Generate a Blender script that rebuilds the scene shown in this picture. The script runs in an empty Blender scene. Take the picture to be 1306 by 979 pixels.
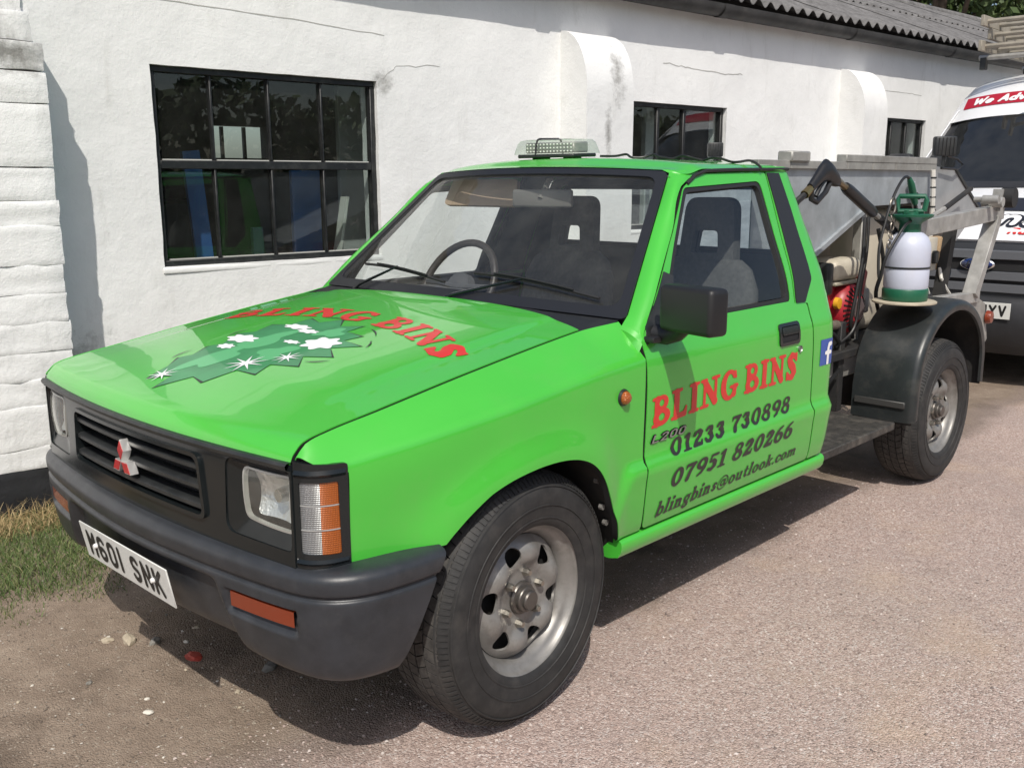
import bpy, bmesh, math, random
import numpy as np
from mathutils import Vector, Matrix
from mathutils.geometry import delaunay_2d_cdt
from mathutils.bvhtree import BVHTree
R = math.radians
random.seed(7); rng = np.random.default_rng(7)
scene = bpy.context.scene
COL = scene.collection

# ------------------------------------------------------------------ camera
def cam_axes(yaw, pitch, roll):
    y, p, r = R(yaw), R(pitch), R(roll)
    d = Vector((math.cos(y)*math.cos(p), math.sin(y)*math.cos(p), math.sin(p)))
    rt = Vector((math.sin(y), -math.cos(y), 0)); up = rt.cross(d)
    return rt*math.cos(r)+up*math.sin(r), -rt*math.sin(r)+up*math.cos(r), d
rt, up, fw = cam_axes(44.002, -11.836, -0.17)
cd = bpy.data.cameras.new('camera'); cam = bpy.data.objects.new('camera', cd); COL.objects.link(cam)
cam.matrix_world = Matrix(((rt.x, up.x, -fw.x, -1.760), (rt.y, up.y, -fw.y, -2.428), (rt.z, up.z, -fw.z, 1.444), (0, 0, 0, 1)))
cd.sensor_fit = 'HORIZONTAL'; cd.sensor_width = 36; cd.lens = 1227.556*36/1306
cd.clip_start = .05; cd.clip_end = 2000
scene.camera = cam
# ------------------------------------------------------------------ sky, sun, exposure
KX, KY = .56, .60                       # shadow offset per metre of height
sun_dir = Vector((KX, KY, -1)).normalized()
elev = math.asin(-sun_dir.z)
world = bpy.data.worlds.new('World'); scene.world = world; world.use_nodes = True
nt = world.node_tree; bg = nt.nodes['Background']
sky = nt.nodes.new('ShaderNodeTexSky'); sky.sky_type = 'NISHITA'; sky.sun_disc = False
sky.sun_elevation = elev; sky.sun_rotation = math.atan2(-sun_dir.x, -sun_dir.y)
sky.air_density = 1.0; sky.dust_density = 2.5; sky.ozone_density = 1.0
nt.links.new(sky.outputs[0], bg.inputs[0]); bg.inputs[1].default_value = .115
sl = bpy.data.lights.new('sun', 'SUN'); sl.energy = 3.7; sl.angle = R(.55); sl.color = (1, .95, .87)
so = bpy.data.objects.new('sun', sl); COL.objects.link(so)
so.rotation_euler = sun_dir.to_track_quat('-Z', 'Y').to_euler(); so.location = (-6, -8, 12)
scene.view_settings.view_transform = 'Standard'; scene.view_settings.look = 'None'
scene.view_settings.exposure = 0.08; scene.view_settings.gamma = 1

# ------------------------------------------------------------------ helpers
def tag(o, label=None, cat=None, group=None, kind=None):
    if label: o['label'] = label
    if cat: o['category'] = cat
    if group: o['group'] = group
    if kind: o['kind'] = kind
    return o
def empty(name, loc=(0, 0, 0), rz=0):
    o = bpy.data.objects.new(name, None); COL.objects.link(o)
    o.empty_display_size = .2; o.location = loc; o.rotation_euler = (0, 0, rz)
    return o
def mk(name, V, F, mat, parent=None, smooth=True, angle=38):
    me = bpy.data.meshes.new(name)
    me.from_pydata([tuple(map(float, v)) for v in V], [], [tuple(int(i) for i in f) for f in F])
    me.update(); me.validate(clean_customdata=False)
    if smooth:
        me.shade_smooth(); me.set_sharp_from_angle(angle=R(angle))
    if mat is not None: me.materials.append(mat)
    o = bpy.data.objects.new(name, me); COL.objects.link(o)
    if parent is not None: o.parent = parent
    return o
def copy_tree(o, parent=None):
    c = o.copy(); COL.objects.link(c); c.parent = parent
    for ch in list(o.children): copy_tree(ch, c)
    return c
class MB:
    def __init__(s): s.V = []; s.F = []
    def add(s, V, F):
        n = len(s.V); s.V += [tuple(v) for v in V]; s.F += [tuple(i+n for i in f) for f in F]; return s
    def box(s, c, d, rot=None, bev=0, seg=1):
        bm = bmesh.new(); bmesh.ops.create_cube(bm, size=1)
        for v in bm.verts: v.co = Vector((v.co.x*d[0], v.co.y*d[1], v.co.z*d[2]))
        if bev > 0: bmesh.ops.bevel(bm, geom=list(bm.edges), offset=bev, segments=seg, profile=.5, affect='EDGES')
        m = Matrix.Translation(c)
        if rot is not None: m = m @ rot.to_4x4()
        V = [m @ v.co for v in bm.verts]; bm.verts.index_update()
        F = [[v.index for v in f.verts] for f in bm.faces]; bm.free()
        return s.add(V, F)
    def bar(s, a, b, w, h, upv=(0, 0, 1), bev=0):
        a = Vector(a); b = Vector(b); x = (b-a); L = x.length; x.normalize()
        u = Vector(upv); y = u.cross(x)
        if y.length < 1e-4: y = Vector((0, 1, 0)).cross(x)
        y.normalize(); z = x.cross(y)
        rot = Matrix((x, y, z)).transposed()
        return s.box((a+b)/2, (L, w, h), rot, bev)
    def grid(s, P, cu=False, cv=False, flip=False):
        n = len(P); m = len(P[0]); V = [p for r in P for p in r]; F = []
        for i in range(n if cu else n-1):
            for j in range(m if cv else m-1):
                q = (i*m+j, ((i+1) % n)*m+j, ((i+1) % n)*m+(j+1) % m, i*m+(j+1) % m)
                F.append(q[::-1] if flip else q)
        return s.add(V, F)
    def tube(s, pts, r, seg=8, caps=True):
        pts = [Vector(p) for p in pts]; n = len(pts)
        rr = r if hasattr(r, '__len__') else [r]*n
        t0 = (pts[1]-pts[0]).normalized(); u = t0.orthogonal().normalized(); rings = []
        for i, p in enumerate(pts):
            t = (pts[min(i+1, n-1)]-pts[max(i-1, 0)]).normalized()
            u = (u-t*u.dot(t)); u = u.normalized() if u.length > 1e-6 else t.orthogonal().normalized()
            v = t.cross(u)
            rings.append([p+u*(rr[i]*math.cos(a))+v*(rr[i]*math.sin(a)) for a in [2*math.pi*k/seg for k in range(seg)]])
        b = len(s.V); s.grid(rings, cv=True)
        if caps:
            s.F.append(tuple(range(b+seg-1, b-1, -1))); e = b+(n-1)*seg; s.F.append(tuple(range(e, e+seg)))
        return s
    def lathe(s, prof, c=(0, 0, 0), axis='z', seg=32, rot=None):
        rings = []
        for k in range(seg):
            a = 2*math.pi*k/seg; ca, sa = math.cos(a), math.sin(a); ring = []
            for (r, h) in prof:
                p = {'z': (r*ca, r*sa, h), 'y': (r*ca, h, -r*sa), 'x': (h, r*ca, r*sa)}[axis]
                p = Vector(p)
                if rot is not None: p = rot @ p
                ring.append(p+Vector(c))
            rings.append(ring)
        return s.grid(rings, cu=True)
    def prism(s, poly, a, b, axis='y'):
        # poly 2D outline extruded between a and b along axis
        def P(p, h): return {'y': (p[0], h, p[1]), 'x': (h, p[0], p[1]), 'z': (p[0], p[1], h)}[axis]
        n = len(poly); V = [P(p, a) for p in poly]+[P(p, b) for p in poly]
        F = [tuple(range(n-1, -1, -1)), tuple(range(n, 2*n))]+[(i, (i+1) % n, n+(i+1) % n, n+i) for i in range(n)]
        return s.add(V, F)
    def build(s, name, mat, parent=None, smooth=True, angle=38, fix=True):
        o = mk(name, s.V, s.F, mat, parent, False)
        me = o.data
        if fix:
            bm = bmesh.new(); bm.from_mesh(me); bmesh.ops.recalc_face_normals(bm, faces=bm.faces); bm.to_mesh(me); bm.free()
        if smooth: me.shade_smooth(); me.set_sharp_from_angle(angle=R(angle))
        return o
def pchip(xs, ys):
    xs = np.asarray(xs, float); ys = np.asarray(ys, float); h = np.diff(xs); dl = np.diff(ys)/h
    m = np.zeros(len(xs)); m[0] = dl[0]; m[-1] = dl[-1]
    for i in range(1, len(xs)-1):
        if dl[i-1]*dl[i] > 0:
            w1 = 2*h[i]+h[i-1]; w2 = h[i]+2*h[i-1]; m[i] = (w1+w2)/(w1/dl[i-1]+w2/dl[i])
    def f(x):
        x = np.clip(np.asarray(x, float), xs[0], xs[-1]); i = np.clip(np.searchsorted(xs, x)-1, 0, len(h)-1)
        t = (x-xs[i])/h[i]; t2 = t*t; t3 = t2*t
        return (2*t3-3*t2+1)*ys[i]+(t3-2*t2+t)*h[i]*m[i]+(-2*t3+3*t2)*ys[i+1]+(t3-t2)*h[i]*m[i+1]
    return f
def sstep(a, b, x):
    t = np.clip((np.asarray(x, float)-a)/(b-a), 0, 1); return t*t*(3-2*t)
def rpoly(pts, seg=6):
    # polygon with rounded corners, pts = (x, y, radius)
    out = []; n = len(pts)
    for i in range(n):
        p = Vector(pts[i][:2]); r = pts[i][2] if len(pts[i]) > 2 else 0
        if r <= 0: out.append(tuple(p)); continue
        a = Vector(pts[i-1][:2])-p; b = Vector(pts[(i+1) % n][:2])-p
        la, lb = a.length, b.length; a.normalize(); b.normalize()
        ang = a.angle(b); d = min(r/math.tan(ang/2), la*.49, lb*.49)
        A = p+a*d; B = p+b*d
        for k in range(seg+1):
            t = k/seg; q = A*(1-t)**2+p*2*t*(1-t)+B*t*t; out.append(tuple(q))
    return out
def resample(poly, step):
    out = []; n = len(poly)
    for i in range(n):
        a = np.array(poly[i], float); b = np.array(poly[(i+1) % n], float); L = np.linalg.norm(b-a)
        k = max(1, int(round(L/step)))
        if L < 1e-7: continue
        for j in range(k): out.append(a+(b-a)*j/k)
    return np.array(out)
def inside(poly, P):
    x, y = P[:, 0], P[:, 1]; c = np.zeros(len(P), bool); j = len(poly)-1
    for i in range(len(poly)):
        xi, yi = poly[i]; xj, yj = poly[j]
        if yi != yj:
            m = ((yi > y) != (yj > y)) & (x < (xj-xi)*(y-yi)/(yj-yi)+xi); c ^= m
        j = i
    return c
def bdist(poly, P):
    d = np.full(len(P), 1e9)
    for i in range(len(poly)):
        a = poly[i]; b = poly[(i+1) % len(poly)]; ab = b-a; L = ab@ab
        t = np.clip(((P-a)@ab)/max(L, 1e-12), 0, 1); q = a+t[:, None]*ab
        d = np.minimum(d, np.linalg.norm(P-q, axis=1))
    return d
def tri2d(outer, holes, step):
    loops = [resample(outer, step)]+[resample(h, step) for h in holes]
    mn = loops[0].min(0); mx = loops[0].max(0)
    gx = np.arange(mn[0]+step*.5, mx[0], step); gy = np.arange(mn[1]+step*.5, mx[1], step)
    G = np.array([(x, y) for x in gx for y in gy]) if len(gx) and len(gy) else np.zeros((0, 2))
    if len(G):
        k = inside(loops[0], G)
        for h in loops[1:]: k &= ~inside(h, G)
        G = G[k]
        for l in loops:
            if len(G): G = G[bdist(l, G) > step*.45]
    pts = []; edges = []
    for l in loops:
        b = len(pts); pts += [tuple(p) for p in l]; edges += [(b+i, b+(i+1) % len(l)) for i in range(len(l))]
    pts += [tuple(p) for p in G]
    r = delaunay_2d_cdt([Vector(p) for p in pts], edges, [], 0, 1e-7)
    V = np.array([tuple(v) for v in r[0]]); F = np.array([f for f in r[2]])
    cen = V[F].mean(1); k = inside(loops[0], cen)
    for h in loops[1:]: k &= ~inside(h, cen)
    return V, F[k]
def panel(name, outer, holes, fn, mat, parent, step=.02, hint=(0, 0, 1), flange=.02, angle=38, mirror=False, fdir=None, fmat=None):
    V, F = tri2d(outer, holes, step)
    P = np.array([fn(a, b) for a, b in V])
    if mirror: P[:, 1] *= -1; hint = (hint[0], -hint[1], hint[2])
    N = np.cross(P[F[:, 1]]-P[F[:, 0]], P[F[:, 2]]-P[F[:, 0]])
    if N.sum(0)@np.array(hint) < 0: F = F[:, ::-1]; N = -N
    used = np.unique(F); rm = -np.ones(len(P), int); rm[used] = np.arange(len(used)); P = P[used]; F = rm[F]
    FF = [tuple(f) for f in F]
    if flange:
        VN = np.zeros_like(P)
        for k in range(3): np.add.at(VN, F[:, k], N)
        VN /= np.linalg.norm(VN, axis=1)[:, None]+1e-12
        cnt = {}
        for f in FF:
            for k in range(3):
                e = (f[k], f[(k+1) % 3]); cnt[e] = 1
        be = [e for e in cnt if (e[1], e[0]) not in cnt]
        bv = sorted({i for e in be for i in e}); mp = {i: len(P)+k for k, i in enumerate(bv)}
        dirs = -VN[bv] if fdir is None else np.tile(np.array(fdir, float)*(np.array([1, -1, 1]) if mirror else 1), (len(bv), 1))
        if fmat is None:
            P = np.vstack([P, P[bv]+dirs*flange])
            FF += [(e[1], e[0], mp[e[0]], mp[e[1]]) for e in be]
        else:                                    # painted lip, then an edge coloured dark for the shade in the gap
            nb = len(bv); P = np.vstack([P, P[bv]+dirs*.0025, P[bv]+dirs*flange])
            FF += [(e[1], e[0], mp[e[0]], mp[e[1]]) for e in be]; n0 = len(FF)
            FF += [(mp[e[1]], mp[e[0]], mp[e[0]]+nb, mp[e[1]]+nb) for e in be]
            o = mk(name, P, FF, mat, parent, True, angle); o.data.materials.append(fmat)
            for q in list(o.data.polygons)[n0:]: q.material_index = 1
            return o
    return mk(name, P, FF, mat, parent, True, angle)
# ------------------------------------------------------------------ materials
MATS = {}
def node(nt, t, **kw):
    n = nt.nodes.new(t)
    for k, v in kw.items():
        if k.startswith('i_'):
            n.inputs[k[2:].replace('_', ' ')].default_value = v
        else: setattr(n, k, v)
    return n
def mat(name, col, rough=.5, metal=0, spec=.5, coat=0, var=0, vscale=8, bump=0, bscale=60, rvar=0, col2=None, dirt=0, dirtcol=(.12, .1, .08), dscale=3, coatr=.05):
    if name in MATS: return MATS[name]
    m = bpy.data.materials.new(name); m.use_nodes = True; t = m.node_tree; b = t.nodes['Principled BSDF']
    b.inputs['Base Color'].default_value = (*col, 1); b.inputs['Roughness'].default_value = rough
    b.inputs['Metallic'].default_value = metal; b.inputs['Specular IOR Level'].default_value = spec
    b.inputs['Coat Weight'].default_value = coat; b.inputs['Coat Roughness'].default_value = coatr
    tc = node(t, 'ShaderNodeNewGeometry')
    pos = tc.outputs['Position']
    last = None
    if var or col2 is not None:
        n = node(t, 'ShaderNodeTexNoise', i_Scale=vscale, i_Detail=6, i_Roughness=.6); t.links.new(pos, n.inputs['Vector'])
        cr = node(t, 'ShaderNodeValToRGB'); cr.color_ramp.elements[0].position = .32; cr.color_ramp.elements[1].position = .68
        c2 = col2 if col2 is not None else tuple(max(0, c*(1-var)) for c in col)
        c1 = col if col2 is not None else tuple(min(1, c*(1+var)) for c in col)
        cr.color_ramp.elements[0].color = (*c2, 1); cr.color_ramp.elements[1].color = (*c1, 1)
        t.links.new(n.outputs['Fac'], cr.inputs[0]); last = cr.outputs[0]
    if dirt:
        n = node(t, 'ShaderNodeTexNoise', i_Scale=dscale, i_Detail=8, i_Roughness=.68); t.links.new(pos, n.inputs['Vector'])
        cr = node(t, 'ShaderNodeValToRGB'); cr.color_ramp.elements[0].position = .5; cr.color_ramp.elements[1].position = .75
        cr.color_ramp.elements[1].color = (dirt, dirt, dirt, 1)
        t.links.new(n.outputs['Fac'], cr.inputs[0])
        mx = node(t, 'ShaderNodeMix', data_type='RGBA'); t.links.new(cr.outputs[0], mx.inputs[0])
        if last: t.links.new(last, mx.inputs[6])
        else: mx.inputs[6].default_value = (*col, 1)
        mx.inputs[7].default_value = (*dirtcol, 1); last = mx.outputs[2]
    if last: t.links.new(last, b.inputs['Base Color'])
    if rvar:
        n = node(t, 'ShaderNodeTexNoise', i_Scale=vscale*2.3, i_Detail=7, i_Roughness=.7); t.links.new(pos, n.inputs['Vector'])
        mr = node(t, 'ShaderNodeMapRange'); mr.inputs[3].default_value = max(0, rough-rvar); mr.inputs[4].default_value = min(1, rough+rvar)
        t.links.new(n.outputs['Fac'], mr.inputs[0]); t.links.new(mr.outputs[0], b.inputs['Roughness'])
    if bump:
        n = node(t, 'ShaderNodeTexNoise', i_Scale=bscale, i_Detail=5, i_Roughness=.6); t.links.new(pos, n.inputs['Vector'])
        bp = node(t, 'ShaderNodeBump', i_Strength=1.0, i_Distance=bump); t.links.new(n.outputs['Fac'], bp.inputs['Height'])
        t.links.new(bp.outputs[0], b.inputs['Normal'])
    MATS[name] = m; return m
def glass(name, tint=(1, 1, 1), ior=1.45, rough=0.0, dust_haze=0.0, refl=1.0):
    if name in MATS: return MATS[name]
    m = bpy.data.materials.new(name); m.use_nodes = True; t = m.node_tree; t.nodes.clear()
    o = node(t, 'ShaderNodeOutputMaterial'); tr = node(t, 'ShaderNodeBsdfTransparent'); tr.inputs[0].default_value = (*tint, 1)
    gl = node(t, 'ShaderNodeBsdfGlossy'); gl.inputs['Roughness'].default_value = rough; gl.inputs[0].default_value = (refl, refl, refl, 1)
    ge = node(t, 'ShaderNodeNewGeometry'); io = node(t, 'ShaderNodeMapRange'); io.inputs[3].default_value = ior; io.inputs[4].default_value = 1/ior; t.links.new(ge.outputs['Backfacing'], io.inputs[0])
    fr = node(t, 'ShaderNodeFresnel'); t.links.new(io.outputs[0], fr.inputs[0]); mx = node(t, 'ShaderNodeMixShader')
    t.links.new(fr.outputs[0], mx.inputs[0]); t.links.new(tr.outputs[0], mx.inputs[1]); t.links.new(gl.outputs[0], mx.inputs[2])
    last = mx.outputs[0]
    if dust_haze:
        df = node(t, 'ShaderNodeBsdfDiffuse'); df.inputs[0].default_value = (.55, .55, .5, 1)
        g = node(t, 'ShaderNodeNewGeometry'); n = node(t, 'ShaderNodeTexNoise', i_Scale=5, i_Detail=8, i_Roughness=.7); t.links.new(g.outputs['Position'], n.inputs['Vector'])
        mr = node(t, 'ShaderNodeMapRange'); mr.inputs[1].default_value = .35; mr.inputs[2].default_value = .75; mr.inputs[3].default_value = dust_haze*.4; mr.inputs[4].default_value = dust_haze*1.6
        t.links.new(n.outputs['Fac'], mr.inputs[0])
        m2 = node(t, 'ShaderNodeMixShader'); t.links.new(mr.outputs[0], m2.inputs[0]); t.links.new(last, m2.inputs[1]); t.links.new(df.outputs[0], m2.inputs[2]); last = m2.outputs[0]
    t.links.new(last, o.inputs[0]); MATS[name] = m; return m
def lensmat(name, col, metal, pitch=.0024):
    m = bpy.data.materials.new(name); m.use_nodes = True; t = m.node_tree; b = t.nodes['Principled BSDF']
    b.inputs['Metallic'].default_value = metal; b.inputs['Roughness'].default_value = .22; b.inputs['Coat Weight'].default_value = .8; b.inputs['Coat Roughness'].default_value = .04
    g = node(t, 'ShaderNodeNewGeometry'); h = None; s = node(t, 'ShaderNodeSeparateXYZ'); t.links.new(g.outputs['Position'], s.inputs[0])
    a = node(t, 'ShaderNodeMath', operation='SUBTRACT'); t.links.new(s.outputs[0], a.inputs[0]); t.links.new(s.outputs[1], a.inputs[1])
    for src in (s.outputs[2], a.outputs[0]):
        q = node(t, 'ShaderNodeMath', operation='PINGPONG'); t.links.new(src, q.inputs[0]); q.inputs[1].default_value = pitch
        if h is None: h = q.outputs[0]
        else:
            w = node(t, 'ShaderNodeMath', operation='MINIMUM'); t.links.new(h, w.inputs[0]); t.links.new(q.outputs[0], w.inputs[1]); h = w.outputs[0]
    bp = node(t, 'ShaderNodeBump', i_Strength=.7, i_Distance=1.0); t.links.new(h, bp.inputs['Height']); t.links.new(bp.outputs[0], b.inputs['Normal'])
    mr = node(t, 'ShaderNodeMapRange'); mr.inputs[2].default_value = pitch; mr.inputs[3].default_value = .62; mr.inputs[4].default_value = 1.2; t.links.new(h, mr.inputs[0])
    mx = node(t, 'ShaderNodeMix', data_type='RGBA', blend_type='MULTIPLY'); mx.inputs[0].default_value = 1; mx.inputs[6].default_value = (*col, 1); t.links.new(mr.outputs[0], mx.inputs[7]); t.links.new(mx.outputs[2], b.inputs['Base Color'])
    MATS[name] = m; return m
GREEN = mat('green_paint', (.06, .45, .04), .38, 0, .5, .9, var=.035, vscale=2.5, rvar=.06, coatr=.025, dirt=.10, dirtcol=(.20, .26, .12), dscale=6)
BLKP = mat('black_plastic', (.018, .020, .021), .42, var=.25, vscale=30, rvar=.1, dirt=.5, dirtcol=(.07, .068, .06), dscale=7)
BLKGLOSS = mat('black_gloss_plastic', (.010, .013, .014), .17, rvar=.07, vscale=10, dirt=.15, dirtcol=(.04, .04, .037), dscale=9)
BUMP = mat('grey_bumper_plastic', (.026, .029, .034), .36, var=.22, vscale=14, rvar=.12, bump=.0003, bscale=700, dirt=.3, dirtcol=(.07, .07, .073), dscale=22)
RUBBER = mat('black_rubber', (.016, .016, .017), .6, rvar=.1)
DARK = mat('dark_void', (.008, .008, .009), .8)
UNDER = mat('underbody_black', (.018, .018, .018), .7, dirt=.7, dirtcol=(.06, .05, .04), dscale=6)
TYRE = mat('tyre_rubber', (.022, .022, .022), .68, var=.3, vscale=22, bump=.0004, bscale=300, dirt=.45, dirtcol=(.06, .053, .045), dscale=11)
STEELP = mat('grey_wheel_paint', (.235, .228, .215), .42, .35, var=.15, vscale=18, rvar=.1, dirt=.75, dirtcol=(.10, .085, .07), dscale=13)
CHROME = mat('chrome', (.75, .75, .74), .12, 1)
GALV = mat('galvanised_steel', (.40, .43, .45), .45, .4, var=.16, vscale=9, rvar=.12, dirt=.5, dirtcol=(.20, .20, .19), dscale=5, bump=.0004, bscale=25)
# ================================================================== WHITE BUILDING (local frame: x along wall, y into the building)
from mathutils import noise as mnoise
WA = R(-5.167)
bld = empty('workshop_building', (0, 2.234, 0), WA)
tag(bld, 'long white painted workshop with black windows and corrugated grey roof', 'building')
def wpt(s, off, z): return (s*math.cos(WA)+off*math.sin(WA), 2.234+s*math.sin(WA)-off*math.cos(WA), z)
def whitewall(name, dirty=.0, scale=1.0, stains=(), base=(.78, .785, .775)):
    m = bpy.data.materials.new(name); m.use_nodes = True; t = m.node_tree; b = t.nodes['Principled BSDF']; b.inputs['Roughness'].default_value = .75
    g = node(t, 'ShaderNodeNewGeometry'); pos = g.outputs['Position']
    n1 = node(t, 'ShaderNodeTexNoise', i_Scale=1.3, i_Detail=9, i_Roughness=.65); t.links.new(pos, n1.inputs['Vector'])
    c1 = node(t, 'ShaderNodeValToRGB'); c1.color_ramp.elements[0].position = .3; c1.color_ramp.elements[1].position = .7
    c1.color_ramp.elements[0].color = (*[c*.90 for c in base], 1); c1.color_ramp.elements[1].color = (*[min(1, c*1.05) for c in base], 1)
    t.links.new(n1.outputs['Fac'], c1.inputs[0])
    mp = node(t, 'ShaderNodeMapping'); mp.inputs['Scale'].default_value = (3.2, 3.2, .9); t.links.new(pos, mp.inputs['Vector'])
    n2 = node(t, 'ShaderNodeTexNoise', i_Scale=2.2, i_Detail=10, i_Roughness=.72); t.links.new(mp.outputs[0], n2.inputs['Vector'])
    c2 = node(t, 'ShaderNodeValToRGB'); c2.color_ramp.elements[0].position = .56-dirty*.18; c2.color_ramp.elements[1].position = .78-dirty*.1
    c2.color_ramp.elements[1].color = (.35+dirty*.5,)*3+(1,)
    t.links.new(n2.outputs['Fac'], c2.inputs[0])
    mx = node(t, 'ShaderNodeMix', data_type='RGBA'); t.links.new(c2.outputs[0], mx.inputs[0]); t.links.new(c1.outputs[0], mx.inputs[6]); mx.inputs[7].default_value = (.40, .39, .35, 1) if not dirty else (.17, .165, .145, 1)
    col = mx.outputs[2]
    for (P, rad) in stains:
        ms = node(t, 'ShaderNodeMapping', vector_type='TEXTURE'); ms.inputs['Location'].default_value = P; ms.inputs['Rotation'].default_value = (0, 0, WA); ms.inputs['Scale'].default_value = rad; t.links.new(pos, ms.inputs['Vector'])
        ln_ = node(t, 'ShaderNodeVectorMath', operation='LENGTH'); t.links.new(ms.outputs[0], ln_.inputs[0])
        ns = node(t, 'ShaderNodeTexNoise', i_Scale=16, i_Detail=10, i_Roughness=.75); t.links.new(pos, ns.inputs['Vector'])
        sb = node(t, 'ShaderNodeMath', operation='MULTIPLY_ADD'); t.links.new(ln_.outputs['Value'], sb.inputs[0]); sb.inputs[1].default_value = -.42; t.links.new(ns.outputs['Fac'], sb.inputs[2])
        cs = node(t, 'ShaderNodeValToRGB'); cs.color_ramp.elements[0].position = .16; cs.color_ramp.elements[1].position = .52; cs.color_ramp.elements[1].color = (.78, .78, .78, 1); t.links.new(sb.outputs[0], cs.inputs[0])
        m2 = node(t, 'ShaderNodeMix', data_type='RGBA'); t.links.new(cs.outputs[0], m2.inputs[0]); t.links.new(col, m2.inputs[6]); m2.inputs[7].default_value = (.13, .125, .11, 1); col = m2.outputs[2]
    t.links.new(col, b.inputs['Base Color'])
    n3 = node(t, 'ShaderNodeTexNoise', i_Scale=9*scale, i_Detail=8, i_Roughness=.62); t.links.new(pos, n3.inputs['Vector'])
    n4 = node(t, 'ShaderNodeTexNoise', i_Scale=75*scale, i_Detail=4, i_Roughness=.6); t.links.new(pos, n4.inputs['Vector'])
    b1 = node(t, 'ShaderNodeBump', i_Strength=1, i_Distance=.006); t.links.new(n3.outputs['Fac'], b1.inputs['Height'])
    b2 = node(t, 'ShaderNodeBump', i_Strength=1, i_Distance=.0012); t.links.new(n4.outputs['Fac'], b2.inputs['Height']); t.links.new(b1.outputs[0], b2.inputs['Normal'])
    t.links.new(b2.outputs[0], b.inputs['Normal'])
    return m
WALLM = whitewall('white_masonry_paint', stains=[(wpt(3.55, .20, 2.12), (.10, .25, .26)), (wpt(3.45, .25, 1.75), (.05, .2, .25)), (wpt(.08, .0, .55), (.3, .1, .25)), (wpt(2.6, .0, .35), (.8, .1, .22)), (wpt(1.85, .0, 2.0), (.10, .1, .10)), (wpt(6.0, .0, .45), (1.0, .1, .3))]); BLOCKM = whitewall('white_block_paint', .12, 1.5, [(wpt(-.2, .3, 1.93), (.4, .2, .07))]); BLOCKD = whitewall('weathered_block_paint', .85, 1.5, [(wpt(-.15, .3, 1.97), (.5, .2, .09))])
def nz(p, s=1.0): return mnoise.noise(Vector(p)*s)
WINS = [(.52, 1.81, 1.03, 2.005), (3.95, 5.04, 1.10, 2.005), (7.40, 8.27, 1.10, 2.03)]
def rough(a, b, z0, z1):
    pts = [(a, z0), (b, z0), (b, z1), (a, z1)]; out = []
    for p in resample(pts, .03):
        k = .004; out.append((p[0]+k*nz((p[0]*9, p[1]*9, 3)), p[1]+k*.5*nz((p[0]*9, p[1]*9, 9))))
    return out
S0, S1 = -7.0, 15.0
panel('wall', [(S0, .0), (S1, .0), (S1, 2.82), (S0, 2.82)], [rough(*w) for w in WINS], lambda s, z: (s, .010*nz((s*1.1, z*1.3, 0))+.004*nz((s*5, z*5, 4)), z), WALLM, bld, .075, (0, -1, 0), .17, fdir=(0, 1, 0))
PLM = mat('black_base_paint', (.018, .019, .022), .6, var=.3, vscale=6, bump=.003, bscale=30)
panel('black_base_band', [(S0, -.06), (S1, -.06), (S1, .155), (S0, .155)], [], lambda s, z: (s, -.016+.010*nz((s*1.1, z*1.3, 0)), z), PLM, bld, .1, (0, -1, 0), .02)
# outer end and rear walls, inner faces
for (a, b) in (((S0, 0), (S0, 5.2)), ((S1, 5.2), (S1, 0))):
    MB().add([(a[0], a[1], 0), (b[0], b[1], 0), (b[0], b[1], 2.8), (a[0], a[1], 2.8)], [(0, 1, 2, 3)]).build('end_wall', WALLM, bld, smooth=False)
for x in (S0, S1): MB().add([(x, -.05, 2.8), (x, 5.25, 2.8), (x, 2.6, 3.84)], [(0, 1, 2)]).build('gable', WALLM, bld, smooth=False)
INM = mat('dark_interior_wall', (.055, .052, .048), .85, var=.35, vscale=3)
BW = (3.04, 3.66, 1.70, 2.03)
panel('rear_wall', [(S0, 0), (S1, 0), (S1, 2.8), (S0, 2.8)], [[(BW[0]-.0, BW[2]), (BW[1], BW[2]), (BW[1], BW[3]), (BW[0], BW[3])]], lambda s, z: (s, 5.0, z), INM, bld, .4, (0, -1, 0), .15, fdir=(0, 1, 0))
for x in (3.17, 3.42): MB().box((x, 5.05, 1.86), (.03, .04, .32)).build('rear_window_bar', PLM, bld, smooth=False)
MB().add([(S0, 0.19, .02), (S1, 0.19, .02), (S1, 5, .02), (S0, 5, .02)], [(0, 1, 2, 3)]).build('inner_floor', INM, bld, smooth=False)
MB().add([(S0, 0.1, 2.62), (S1, 0.1, 2.62), (S1, 5, 2.62), (S0, 5, 2.62)], [(0, 1, 2, 3)]).build('inner_ceiling', INM, bld, smooth=False)
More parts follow.
